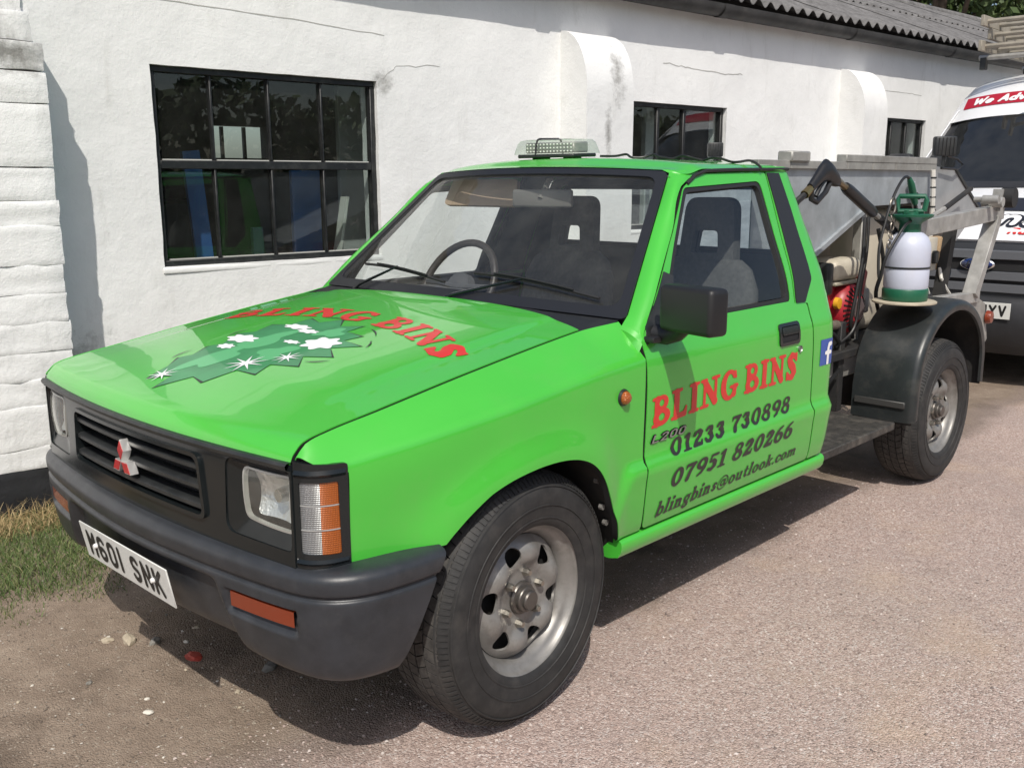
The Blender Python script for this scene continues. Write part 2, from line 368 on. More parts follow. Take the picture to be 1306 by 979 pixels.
# windows
WFM = mat('black_window_paint', (.012, .013, .014), .45, var=.3, vscale=20, dirt=.3, dirtcol=(.12, .12, .11), dscale=18)
WGL = glass('old_window_glass', (.86, .90, .89), 1.5, .004, .012)
PUT = mat('pale_putty', (.45, .45, .42), .7)
def window(s0, s1, z0, z1, cols, rows, thick=.013, sill=True):
    w = empty('window', (0, 0, 0)); w.parent = bld
    fy = .030
    d = .05; t = .030
    def bar(a, b, c, e, y=fy, dd=d): MB().box(((a+b)/2, y+dd/2, (c+e)/2), (b-a, dd, e-c), None, .003).build('frame_bar', WFM, w)
    bar(s0-.01, s1+.01, z1-t, z1+.01); bar(s0-.01, s1+.01, z0-.01, z0+t); bar(s0-.01, s0+t, z0+t, z1-t); bar(s1-t, s1+.01, z0+t, z1-t)
    xs = [s0+t]+list(cols)+[s1-t]; zs = [z0+t]+list(rows)+[z1-t]
    for c in cols:
        for k in range(len(zs)-1): bar(c-thick/2, c+thick/2, zs[k]+(.021 if k else 0), zs[k+1]-(.021 if k < len(zs)-2 else 0), fy+.008, .03)
    for r in rows: bar(s0+t, s1-t, r-.021, r+.021, fy+.003, .045)
    for i in range(len(xs)-1):
        for j in range(len(zs)-1):
            a, b, c, e = xs[i], xs[i+1], zs[j], zs[j+1]; tl = [random.uniform(-.002, .002) for _ in range(3)]
            MB().box(((a+b)/2, fy+.030, (c+e)/2), (b-a, .003, e-c), Matrix.Rotation(tl[0], 3, 'X') @ Matrix.Rotation(tl[1]*2, 3, 'Z')).build('pane', WGL, w, smooth=False)
            MB().box(((a+b)/2, fy+.016, c+(.024 if j else .004)), (b-a-.03, .010, .006)).build('putty_line', PUT, w, smooth=False)
    if sill:
        MB().box(((s0+s1)/2, .05, z0-.018), (s1-s0+.02, .11, .03), None, .008, 2).build('sill', WALLM, w)
    return w
window(.52, 1.81, 1.03, 2.005, (.835, 1.155, 1.47), (1.535,))
window(3.95, 5.04, 1.10, 2.005, (4.28, 4.58), (), .03)
window(7.40, 8.27, 1.10, 2.03, (7.68, 7.96), (), .03)
# buttresses
def btop(h=2.41, d=.25, zc=2.02):
    prof = [(0.03, 0), (-d, 0), (-d, zc)]
    for a in np.linspace(0, 90, 12)[1:]: prof.append((-d*math.cos(R(a)), zc+(h-zc)*math.sin(R(a))))
    prof.append((.03, h)); return prof
for (s0, s1) in ((3.245, 3.690), (6.655, 7.060), (10.05, 10.46), (13.4, 13.8)):
    P = btop(); rows = []
    for k, (y, z) in enumerate(P):
        row = []
        for s in np.linspace(s0, s1, 5): row.append((s, y+.004*nz((s*4, z*4, 2)), z))
        rows.append(row)
    # densify front height
    b = MB(); dense = [P[0], P[1]]+[(P[1][0], z) for z in np.linspace(.15, 1.95, 18)]+P[2:]
    rows = [[(s+.006*nz((s*3, z*5, 7)), y+.006*nz((s*4, z*4, 2)), z) for s in np.linspace(s0, s1, 9)] for (y, z) in dense]
    b.grid(rows); n = 9
    for side_i in (0, n-1):
        pts = [rows[i][side_i] for i in range(len(rows))]; o = len(b.V); b.V += pts; b.F.append(tuple(range(o, o+len(pts))) if side_i == 0 else tuple(range(o+len(pts)-1, o-1, -1)))
    bt = b.build('buttress', WALLM, bld, angle=50)
# block-built buttress at the left
bt = empty('block_buttress'); bt.parent = bld
def block(s0, s1, y0, z0, z1, m, seed, y1=.02):
    bm = bmesh.new(); bmesh.ops.create_cube(bm, size=1)
    d = ((s1-s0), (y1-y0), (z1-z0)); c = ((s0+s1)/2, (y0+y1)/2, (z0+z1)/2)
    for v in bm.verts: v.co = Vector((v.co.x*d[0], v.co.y*d[1], v.co.z*d[2]))
    bmesh.ops.bevel(bm, geom=list(bm.edges), offset=.002, segments=2, profile=.5, affect='EDGES')
    bmesh.ops.subdivide_edges(bm, edges=[e for e in bm.edges if e.calc_length() > .06], cuts=5, use_grid_fill=True)
    for v in bm.verts:
        p = v.co+Vector(c); v.co = p+Vector((nz((p.x*14+seed, p.y*14, p.z*22)), nz((p.x*9, p.y*9+seed, p.z*16)), .6*nz((p.x*10, p.y*9, p.z*10+seed))))*.008
    me = bpy.data.meshes.new('block'); bm.to_mesh(me); bm.free(); me.shade_smooth(); me.set_sharp_from_angle(angle=R(28)); me.materials.append(m)
    o = bpy.data.objects.new('block', me); COL.objects.link(o); o.parent = bt; return o
zs = [.0, .205, .30, .484, .60, .722, .85, .972, 1.10, 1.265, 1.37, 1.51, 1.772, 1.905, 2.024, 2.142, 2.25]
for i in range(len(zs)-1):
    a, b = zs[i], zs[i+1]; top = a >= 2.02
    y0 = -.305+.0010*math.sin(i*2.1) if not top else -.295+.12*(a-2.02)
    s1 = -.045+.0035*math.sin(i*1.7)-(.035 if top else 0)-(.03 if a >= 2.13 else 0)
    g = .0022 if i in (7, 10, 11, 12, 13, 14) else -.0015
    block(-.50, s1, y0, a+g, b-g, PLM if b < .25 else (BLOCKD if a >= 1.88 else BLOCKM), i*3.3)
MB().box((-.28, -.13, 1.12), (.40, .27, 2.22)).build('mortar_core', BLOCKM, bt, smooth=False)
# cracks in the render
CRK = mat('crack_grey', (.42, .415, .39), .9)
def crack(pts, w=.004):
    b = MB(); P = []
    for (a, b2) in zip(pts[:-1], pts[1:]):
        for t in np.linspace(0, 1, 8, endpoint=False):
            s = a[0]+(b2[0]-a[0])*t; z = a[1]+(b2[1]-a[1])*t; P.append((s+.012*nz((s*30, z*30, 1)), z+.012*nz((s*30, z*30, 8))))
    wy_ = lambda s, z: -.0015+.010*nz((s*1.1, z*1.3, 0))+.004*nz((s*5, z*5, 4))
    rows = [[(s, wy_(s, z), z-w*(.4+abs(nz((s*20, z, 5))))), (s, wy_(s, z), z+w*(.4+abs(nz((s*22, z, 6)))))] for s, z in P]
    b.grid(rows).build('crack', CRK, bld)
crack([(4.28, 2.29), (4.55, 2.27), (5.0, 2.255), (5.25, 2.27)], .005); crack([(7.32, 2.27), (7.8, 2.27), (8.2, 2.26)], .004); crack([(1.85, 2.02), (1.95, 2.10), (2.3, 2.12)], .003); crack([(.15, 2.33), (.6, 2.305), (1.3, 2.285), (1.95, 2.25)], .0035)
# roof
ROOFM = mat('corrugated_cement', (.155, .15, .147), .9, var=.3, vscale=9, bump=.006, bscale=70, dirt=.9, dirtcol=(.065, .062, .055), dscale=14)
PITCH = .146; SL = math.tan(R(22.2))
def sheet(s0, n, y0, y1, lift):
    rows = []
    ss = np.linspace(0, n*PITCH+.05, n*10+4)
    for y in np.linspace(y0, y1, 5):
        rows.append([(s0+s, y, 2.775+(y+.17)*SL+lift+.024*math.cos(2*math.pi*s/PITCH)) for s in ss])
    b = MB(); b.grid(rows)
    b.grid([[(p[0], p[1], p[2]-.008) for p in r] for r in rows], flip=True)
    m = len(ss); o = len(rows)*m
    for j in range(m-1): b.F.append((j, j+1, o+j+1, o+j))
    return b.build('roof_sheet', ROOFM, bld, angle=60, fix=False)
for k in range(22):
    s0 = S0-.1+k*7*PITCH
    if s0 > S1: break
    sheet(s0, 7, -.17+.004*math.sin(k*3), 1.35, .004*(k % 2)); sheet(s0, 7, 1.20, 2.62, .022+.004*(k % 2))
b = MB(); b.add([(S0, 5.3, 2.70), (S1, 5.3, 2.70), (S1, 2.6, 3.90), (S0, 2.6, 3.90)], [(0, 1, 2, 3)]); b.build('rear_roof_slope', ROOFM, bld, smooth=False)
MB().tube([(S0, 2.62, 3.925), (S1, 2.62, 3.925)], .075, 12).build('ridge_capping', ROOFM, bld)
MB().box((S1-.02, 1.2, 3.395), (.12, 3.0, .05), Matrix.Rotation(R(22.2), 3, 'X'), .005).build('verge_flashing', mat('white_flashing', (.7, .7, .7), .5), bld)
# soffit board + gutter lengths with collars
GUT = mat('cast_iron_gutter', (.040, .039, .038), .6, var=.4, vscale=5, dirt=.6, dirtcol=(.095, .09, .08), dscale=6, bump=.001, bscale=40)
L = 1.83; s = -6.2
while s < S1:
    rows = []
    for x in np.linspace(s, min(s+L, S1), 6):
        row = []
        for a in np.linspace(180, 360, 11): row.append((x, -.115+.072*math.cos(R(a)), 2.715+.078*math.sin(R(a))))
        for a in np.linspace(360, 180, 11): row.append((x, -.115+.066*math.cos(R(a)), 2.717+.072*math.sin(R(a))))
        rows.append(row)
    MB().grid(rows, cv=True).build('gutter', GUT, bld)
    rows = [[(s+dx, -.115+.080*math.cos(R(a)), 2.715+.086*math.sin(R(a))) for a in np.linspace(180, 360, 11)] for dx in (-.05, .05)]
    MB().grid(rows).build('gutter_collar', GUT, bld)
    s += L
MB().box(((S0+S1)/2, -.012, 2.735), (S1-S0, .03, .15)).build('fascia_board', mat('dark_fascia', (.03, .03, .03), .7), bld, smooth=False)
# things inside the workshop seen through the panes (top level, building frame)
BM = bld.matrix_basis.copy()
def inside_obj(mb, name, m, label, cat):
    o = mb.build(name, m); o.location = (0, 2.234, 0); o.rotation_euler = (0, 0, WA); tag(o, label, cat); return o
BLUE = mat('blue_painted_board', (.035, .12, .34), .55, var=.12, vscale=6)
inside_obj(MB().box((1.74, .75, .84), (.20, .035, 1.36), None, .004), 'board', BLUE, 'flat blue board standing upright behind the workshop window', 'board')
inside_obj(MB().bar((1.06, .60, .03), (.92, .55, 1.62), .10, .03, (0, 1, 0)), 'plank', BLUE, 'narrow blue plank leaning behind the workshop window', 'plank')
inside_obj(MB().bar((1.50, .32, .03), (1.78, .34, 1.36), .018, .07, (0, 1, 0)), 'plank', mat('pale_plank', (.5, .5, .46), .6), 'pale leaning strip of wood behind lower right pane', 'plank')
inside_obj(MB().box((2.06, .62, 1.2), (.30, .04, 2.3), None, .004), 'panel', mat('grey_white_panel', (.42, .43, .42), .7), 'tall pale grey panel standing beside the blue board indoors', 'panel')
inside_obj(MB().box((1.42, .8, .60), (.07, .04, 1.15), None, .004), 'post', mat('dull_teal', (.10, .17, .19), .6), 'short dull teal post inside the workshop window', 'post')
t = empty('workbench', (0, 2.234, 0), WA); tag(t, 'dim workbench with dark clutter deep inside the workshop', 'workbench')
MB().box((1.5, 2.0, .90), (1.9, .6, .06), None, .005).build('bench_top', mat('bench_wood', (.16, .12, .085), .8, var=.2), t)
for x in (.62, 2.38):
    for y in (1.75, 2.25): MB().box((x, y, .445), (.07, .07, .85)).build('leg', MATS['bench_wood'], t, smooth=False)
inside_obj(MB().box((1.35, 2.0, 1.13), (.34, .3, .40), None, .03), 'toolbox', mat('dark_grey_box', (.05, .05, .05), .5), 'dark grey box on the workbench inside', 'box')
inside_obj(MB().box((4.48, .30, 1.2), (.13, .05, 2.2), None, .005), 'post', MATS['grey_white_panel'], 'pale grey upright post behind the middle window', 'post')
# ================================================================== GROUND
def ground_mat():
    m = bpy.data.materials.new('ground_surface'); m.use_nodes = True; t = m.node_tree; b = t.nodes['Principled BSDF']; b.inputs['Roughness'].default_value = .92
    b.inputs['Specular IOR Level'].default_value = .25
    g = node(t, 'ShaderNodeNewGeometry'); pos = g.outputs['Position']
    def noise(sc, det=6, ro=.6, vec=None):
        n = node(t, 'ShaderNodeTexNoise', i_Scale=sc, i_Detail=det, i_Roughness=ro); t.links.new(vec or pos, n.inputs['Vector']); return n.outputs['Fac']
    def ramp(f, stops):
        c = node(t, 'ShaderNodeValToRGB'); e = c.color_ramp.elements
        while len(e) < len(stops): e.new(.5)
        for i, (p, col) in enumerate(stops): e[i].position = p; e[i].color = (*col, 1) if len(col) == 3 else col
        t.links.new(f, c.inputs[0]); return c.outputs[0]
    def mix(f, a, bb, mode='MIX'):
        x = node(t, 'ShaderNodeMix', data_type='RGBA', blend_type=mode)
        if isinstance(f, float): x.inputs[0].default_value = f
        else: t.links.new(f, x.inputs[0])
        for s_, v in ((6, a), (7, bb)):
            if isinstance(v, tuple): x.inputs[s_].default_value = (*v, 1)
            else: t.links.new(v, x.inputs[s_])
        return x.outputs[2]
    def math_(op, a, bb):
        x = node(t, 'ShaderNodeMath', operation=op)
        for s_, v in ((0, a), (1, bb)):
            if isinstance(v, (int, float)): x.inputs[s_].default_value = v
            else: t.links.new(v, x.inputs[s_])
        return x.outputs[0]
    sep = node(t, 'ShaderNodeSeparateXYZ'); t.links.new(pos, sep.inputs[0])
    # tarmac with pinkish chippings
    vor = node(t, 'ShaderNodeTexVoronoi', i_Scale=175.0); t.links.new(pos, vor.inputs['Vector'])
    hs = node(t, 'ShaderNodeSeparateColor'); t.links.new(vor.outputs['Color'], hs.inputs[0])
    chip = ramp(hs.outputs[0], [(0, (.25, .182, .158)), (.22, (.37, .275, .237)), (.5, (.46, .347, .30)), (.8, (.54, .423, .37)), (1, (.62, .56, .52))])
    tar = mix(ramp(noise(.9, 7, .65), [(.35, (0, 0, 0)), (.7, (1, 1, 1))]), chip, mix(.6, chip, (.32, .26, .235)))
    dusty = ramp(noise(1.7, 6, .55), [(.54, (0, 0, 0)), (.70, (.60, .60, .60))])
    tar = mix(dusty, tar, mix(.72, chip, (.52, .385, .275)))
    # brown earth
    er = ramp(noise(5, 9, .7), [(.3, (.18, .137, .103)), (.52, (.25, .195, .15)), (.72, (.31, .25, .195))])
    er = mix(ramp(noise(2.2, 6, .6), [(.55, (0, 0, 0)), (.66, (.8, .8, .8))]), er, (.125, .095, .072))
    sp = ramp(noise(95, 3, .5), [(.64, (0, 0, 0)), (.70, (1, 1, 1))]); er = mix(sp, er, (.40, .35, .28))
    # boundary runs along the wall side of the lane
    edge = math_('ADD', math_('ADD', sep.outputs[1], .50), math_('MULTIPLY', math_('SUBTRACT', noise(1.6, 6, .6), .5), .55))
    f = ramp(math_('MULTIPLY', math_('ADD', edge, .10), 4.0), [(.0, (0, 0, 0)), (1, (1, 1, 1))])
    band = ramp(math_('ABSOLUTE', math_('ADD', edge, -.02), 0.0), [(.0, (.55, .55, .55)), (.16, (0, 0, 0))])
    blot = ramp(noise(3.1, 8, .7), [(.60, (0, 0, 0)), (.72, (.35, .35, .35))])
    allc = mix(band, mix(f, tar, er), mix(.8, mix(f, tar, er), (.12, .098, .085)))
    allc = mix(blot, allc, (.19, .15, .13))
    t.links.new(allc, b.inputs['Base Color'])
    h1 = math_('MULTIPLY', vor.outputs['Distance'], -1.0)
    bp = node(t, 'ShaderNodeBump', i_Strength=.9, i_Distance=.004); t.links.new(h1, bp.inputs['Height'])
    bp2 = node(t, 'ShaderNodeBump', i_Strength=.8, i_Distance=.012); t.links.new(noise(14, 8, .68), bp2.inputs['Height']); t.links.new(bp.outputs[0], bp2.inputs['Normal'])
    t.links.new(bp2.outputs[0], b.inputs['Normal'])
    return m
GM = ground_mat()
def gz(x, y):
    # gentle unevenness, flat under the wheels and lane
    k = float(sstep(-.35, .3, y))*float(sstep(1.0, 0, abs(x-.5)/6))
    return k*(.010*nz((x*2.1, y*2.1, 0))+.006*nz((x*6, y*6, 3)))-.004
xs = np.concatenate([[-400, -150, -60, -25, -10, -5], np.arange(-3, 8, .09), [9, 12, 20, 40, 100, 250, 600]]); ys = np.concatenate([[-400, -150, -50, -20, -8, -4], np.arange(-3, 2.6, .09), [3.2, 6, 12, 30, 80, 200, 500]])
ground = MB().grid([[(x, y, gz(x, y)) for y in ys] for x in xs]).build('ground', GM, fix=False)
tag(ground, kind='structure')
# loose chippings and grit (uncountable)
def grit(name, n, region, smin, smax, m, seed):
    r = np.random.default_rng(seed); V = []; F = []
    base = np.array([(1, 0, 0), (-1, 0, 0), (0, 1, 0), (0, -1, 0), (0, 0, 1), (0, 0, -1)], float)
    fa = [(0, 2, 4), (2, 1, 4), (1, 3, 4), (3, 0, 4), (2, 0, 5), (1, 2, 5), (3, 1, 5), (0, 3, 5)]
    k = 0
    while k < n:
        x, y = region(r)
        if x is None: continue
        s = smin*(smax/smin)**(r.random()**2.2); P = base*np.array([1, .75, .5])*s*(1+.35*r.standard_normal((6, 1))*.6)
        a = r.random()*6.28; c, sn = math.cos(a), math.sin(a)
        P = np.stack([P[:, 0]*c-P[:, 1]*sn, P[:, 0]*sn+P[:, 1]*c, P[:, 2]], 1)+np.array([x, y, gz(x, y)+s*.15])
        o = len(V); V += [tuple(p) for p in P]; F += [tuple(i+o for i in f) for f in fa]; k += 1
    return mk(name, V, F, m, None, False)
def island_mat(name, stops, rough=.85):
    m = bpy.data.materials.new(name); m.use_nodes = True; t = m.node_tree; b = t.nodes['Principled BSDF']; b.inputs['Roughness'].default_value = rough
    g = node(t, 'ShaderNodeNewGeometry'); c = node(t, 'ShaderNodeValToRGB'); e = c.color_ramp.elements
    while len(e) < len(stops): e.new(.5)
    for i, (p, col) in enumerate(stops): e[i].position = p; e[i].color = (*col, 1)
    t.links.new(g.outputs['Random Per Island'], c.inputs[0]); t.links.new(c.outputs[0], b.inputs['Base Color']); return m
CH = island_mat('lane_chippings', [(0, (.15, .12, .108)), (.3, (.37, .275, .237)), (.7, (.40, .32, .28)), (1, (.58, .52, .48))])
def lane(r):
    # density falls with distance from the photographer's spot
    d = .9+4.2*r.random()**1.3; a = R(44+(r.random()-.5)*62); x = -1.76+d*math.cos(a)*1.0; y = -2.428+d*math.sin(a)
    if y > -.35+.25*r.standard_normal()*.5: return None, None
    return x, y
tag(grit('chippings', 30000, lane, .0018, .0078, CH, 3), 'pinkish grey stone chippings loose on the lane surface', 'gravel', kind='stuff')
EG = island_mat('earth_grit', [(0, (.09, .07, .055)), (.6, (.20, .165, .13)), (.9, (.33, .29, .24)), (1, (.5, .47, .42))])
def dirt(r):
    x = -1.25+1.6*r.random(); y = -.9+2.3*r.random()
    if y < -.45 and x > -.55: return None, None
    return x, y
tag(grit('earth_grit', 9000, dirt, .0015, .0065, EG, 5), 'small grit and crumbs scattered on the brown earth', 'grit', kind='stuff')
# individual stones
ST = mat('pale_stone', (.42, .36, .27), .85, var=.2, vscale=40, bump=.002, bscale=80)
def stone(x, y, s, sx, sy, sz, m, label, group=None, seed=0, name='stone'):
    bm = bmesh.new(); bmesh.ops.create_icosphere(bm, subdivisions=2, radius=1)
    for v in bm.verts:
        k = 1+.35*nz(v.co*1.6+Vector((seed*7.1, 0, 0))); v.co = Vector((v.co.x*sx*k, v.co.y*sy*k, v.co.z*sz*k))*s
    me = bpy.data.meshes.new(name); bm.to_mesh(me); bm.free(); me.materials.append(m)
    o = bpy.data.objects.new(name, me); COL.objects.link(o); o.location = (x, y, gz(x, y)+s*sz*.35); o.rotation_euler = (0, 0, seed*1.3); tag(o, label, 'stone', group); return o
stone(-.55, .47, .028, 1.5, .7, .5, ST, 'largest flat yellowish stone lying in front of the bumper', None, 1)
stone(-.60, .52, .018, 1.2, .9, .5, ST, 'small yellowish stone beside the largest flat stone', None, 2)
stone(-.50, .39, .020, 1.1, .8, .6, mat('grey_stone', (.20, .19, .17), .85, var=.2, vscale=40), 'grey stone at the edge of the bumper shadow', None, 3)
stone(-.71, .00, .012, 1.3, .8, .5, mat('white_stone', (.6, .57, .5), .8), 'small white stone alone on the bare brown earth', None, 4)
stone(-.335, -.02, .022, 1.3, .8, .7, MATS['grey_stone'], 'brownish stone in the shadow under the bumper', None, 5)
stone(-.46, .21, .026, 1.5, .9, .25, mat('red_fragment', (.42, .06, .04), .6, var=.2, vscale=50), 'flat red brick fragment half in the bumper shadow', None, 6, 'brick_fragment')
r = np.random.default_rng(11)
for k in range(34):
    x = -1.05+.85*r.random(); y = -.35+1.35*r.random()
    stone(x, y, .0040+.0065*r.random()**2.5, 1.2, .8, .6, [ST, MATS['white_stone'], MATS['grey_stone']][k % 3], 'tiny pebble pressed into the bare brown earth', 'pebbles on the brown earth', k+20, 'pebble')
# grass
def blades(name, n, region, h0, h1, w, m, seed, lean=.5):
    r = np.random.default_rng(seed); V = []; F = []; k = 0
    while k < n:
        q = region(r)
        if q is None: continue
        x, y, sc = q; h = (h0+(h1-h0)*r.random())*sc; a = r.random()*6.28; c, s = math.cos(a), math.sin(a); l = lean*h*(.3+r.random())
        b = r.random()*6.28; dx, dy = math.cos(b)*l, math.sin(b)*l; z = gz(x, y)-.003; ww = w*(.6+.8*r.random())
        o = len(V)
        for t, kk in ((0, 1), (.55, .75)):
            px, py, pz = x+dx*t*t, y+dy*t*t, z+h*t*(1-.25*t*lean)
            V += [(px-c*ww*kk, py-s*ww*kk, pz), (px+c*ww*kk, py+s*ww*kk, pz)]
        V.append((x+dx, y+dy, z+h*(1-.3*lean)))
        F += [(o, o+1, o+3, o+2), (o+2, o+3, o+4)]; k += 1
    return mk(name, V, F, m, None, False)
GRN = island_mat('grass_blades', [(0, (.05, .09, .022)), (.6, (.09, .14, .035)), (.88, (.15, .18, .06)), (1, (.26, .23, .11))], .7)
DRY = island_mat('dry_grass', [(0, (.20, .13, .055)), (.5, (.36, .26, .12)), (1, (.52, .41, .22))], .7)
def verge(r):
    # patchy turf strip next to the wall, in front of the truck
    x = -1.6+1.6*r.random(); y = .75+1.2*r.random()
    lim = .94+.10*nz((x*3, 0, 0))+(.0 if x < -.3 else .25)
    d = (y-lim)/.3
    if d < -.4: return None
    dens = min(1, max(.0, d+.35+.75*nz((x*5, y*5, 2)))) 
    if r.random() > dens: return None
    return x, y, .6+.5*min(1, max(0, d))
tag(blades('grass', 24000, verge, .016, .062, .0015, GRN, 21, .8), 'short patchy green grass on the verge by the wall', 'grass', kind='stuff')
def dryreg(r):
    x = -1.6+1.75*r.random(); y = 1.66+.25*r.random()+.05*x*0
    wy = 2.234-.0904*x-.33 if x < .05 else 2.15
    if y > wy: return None
    return x, y, .5+.6*(y-1.6)/.25
tag(blades('dry_grass', 5200, dryreg, .03, .13, .0014, DRY, 22, 1.0), 'dry straw coloured grass along the foot of the wall', 'dry grass', kind='stuff')
# ================================================================== PICKUP TRUCK
truck = empty('pickup_truck', (0, 0, 0))
tag(truck, 'bright green single cab pickup with BLING BINS lettering parked beside white building', 'pickup truck')
ZS = [.28, .34, .37, .415, .43, .60, .70, .85, .925, .95, .97, 1.00, 1.04, 1.10, 1.26, 1.40, 1.50]
WN = [.77, .785, .79, .795, .806, .822, .825, .828, .825, .820, .812, .803, .79, .772, .70, .638, .592]
halfn = pchip(ZS, WN)
ledge = pchip([.28, .40, .43, .59, .612, .628, .648, .66, .70, 1.5], [0, 0, .004, .016, .019, .017, .001, 0, 0, 0])
ARCH = [(.359, .417), (.345, .445), (.33, .478), (.305, .535), (.278, .59), (.258, .635), (.235, .672), (.20, .702), (.149, .724), (.095, .735), (.038, .739), (-.02, .740), (-.079, .735), (-.13, .723), (-.181, .706), (-.251, .66), (-.30, .618), (-.316, .602)]
_t = np.arange(len(ARCH)); _q = np.linspace(0, len(ARCH)-1, 60)
def _cr(P, q):
    P = np.vstack([2*P[0]-P[1], P, 2*P[-1]-P[-2]]); out = []
    for t in q:
        i = min(int(t), len(P)-4); f = t-i; a, b, c, d = P[i:i+4]
        out.append(.5*((2*b)+(-a+c)*f+(2*a-5*b+4*c-d)*f*f+(-a+3*b-3*c+d)*f**3))
    return out
_A = np.array(ARCH); 
for _k in range(2): _A[1:-1] = .25*_A[:-2]+.5*_A[1:-1]+.25*_A[2:]
ARCH = [tuple(p) for p in _cr(_A, _q)]
ARCHA = np.array(ARCH)
def half(x, z):
    w = float(halfn(z))+float(ledge(z))*float(sstep(.335+(z-.6)*.5, .385+(z-.6)*.5, x))
    if x < -.05: w -= .07*((-.05-x)/.5)**1.5
    if x > 1.60: w -= .028*((x-1.60)/.06)**2
    if x < .40:
        d = float(np.sqrt(((ARCHA-np.array((x, z)))**2).sum(1)).min())
        w += .020*math.exp(-(d/.075)**2)*float(sstep(.40, .25, x))
    return w
gapz = pchip([0, .004, .012, .035, .095, .225, .525, .935, 1.1, 1.3], [.846, .858, .868, .888, .903, .923, .971, 1.028, 1.046, 1.06])   # by distance behind the nose
shz = pchip([-.64, -.55, -.455, -.213, .07, .30, .474], [.838, .842, .854, .886, .921, .944, .953])
YG = .690
def xf(y): return -.70+.055*(min(abs(y), .8)/.69)**2
def side(x, v): return (x, -half(x, v), v)
def fend(x, v):
    zs = float(shz(x))
    if v <= .70: return (x, -half(x, v), v)
    if v <= .94:
        z = .70+(v-.70)*(zs-.70)/.24; zz = .70+(v-.70)*(.94-.70)/.24
        return (x, -half(x, zz), z)
    t = (v-.94)/.12; ws = half(x, .94); zg = float(gapz(max(0, x+.645)))
    wg = YG+.003+.03*float(sstep(.30, .47, x)); b = t**.85
    return (x, -(ws+(wg-ws)*b), zs+(zg-zs)*(t**1.08)+.006*math.sin(math.pi*t))
def both(fn):
    return [fn(False), fn(True)]
SEAM = .0045
# --- wings (fenders)
cp = pchip([0, .25, .5, .75, 1.0], [-.644, -.634, -.615, -.586, -.549]); cq = pchip([0, .25, .5, .75, 1.0], [.686, .712, .733, .749, .757])
nose = []
for u in np.linspace(1, 0, 14):
    x, y = float(cp(u))+.002, float(cq(u)); lo, hi = .80, 1.06
    for _i in range(40):
        md = .5*(lo+hi)
        if -fend(x, md)[1] > y: lo = md
        else: hi = md
    nose.append((x, lo))
outl = [(-.640, 1.06)]+[(x, 1.06) for x in np.linspace(-.6, .44, 40)]+[(.4575-SEAM, 1.06), (.4575-SEAM, .98), (.452-SEAM, .85), (.452-SEAM, .70), (.455-SEAM, .60), (.46-SEAM, .50), (.468-SEAM, .425), (.366, .425)]+ARCH+[(-.33, .602), (-.45, .598), (-.548, .595), (-.548, .80)]+nose
for m in (False, True):
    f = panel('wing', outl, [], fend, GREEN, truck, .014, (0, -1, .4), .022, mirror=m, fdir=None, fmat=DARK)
# inner arch liner
for sg in (-1, 1):
    rings = []
    for (x, z) in [(.37, .36)]+ARCH+[(-.34, .55), (-.36, .45)]:
        w = half(x, z)-.018; k = 1.03
        xx = .02+(x-.02)*k; zz = .36+(z-.36)*k
        rings.append([(xx, sg*w, zz), (xx, sg*(w-.10), zz+.004), (xx, sg*.40, zz+.01)])
    MB().grid(rings).build('wheel_arch_liner', UNDER, truck)
    # return flange with bolts behind the wheel
    for (x, z) in ((.325, .535), (.35, .48), (.298, .62)): MB().lathe([(0, -.012), (.009, -.012), (.009, 0)], (x-.02, sg*(half(x, z)-.05), z), 'y', 8).build('arch_bolt', STEELP, truck)
# --- door
wo = rpoly([(.545, 1.030, .02), (.905, 1.425, .05), (1.398, 1.446, .03), (1.345, 1.032, .025)], 7)
dout = rpoly([(.455+SEAM, .975, 0), (.458, .995, 0), (.577, 1.118, .06), (.769, 1.292, 0), (.905, 1.428, .09), (1.03, 1.470, .05), (1.455, 1.478, .015), (1.368, 1.024, 0), (1.453, 1.016, .015), (1.464, .81, 0), (1.474, .64, 0), (1.486, .51, .02), (1.497, .428, .015), (.473, .428, .02), (.463, .50, 0), (.458, .60, 0), (.455+SEAM, .70, 0), (.455+SEAM, .85, 0)], 6)
doors = both(lambda m: panel('door', dout, [wo], side, GREEN, truck, .02, (0, -1, 0), .03, mirror=m, fmat=DARK))
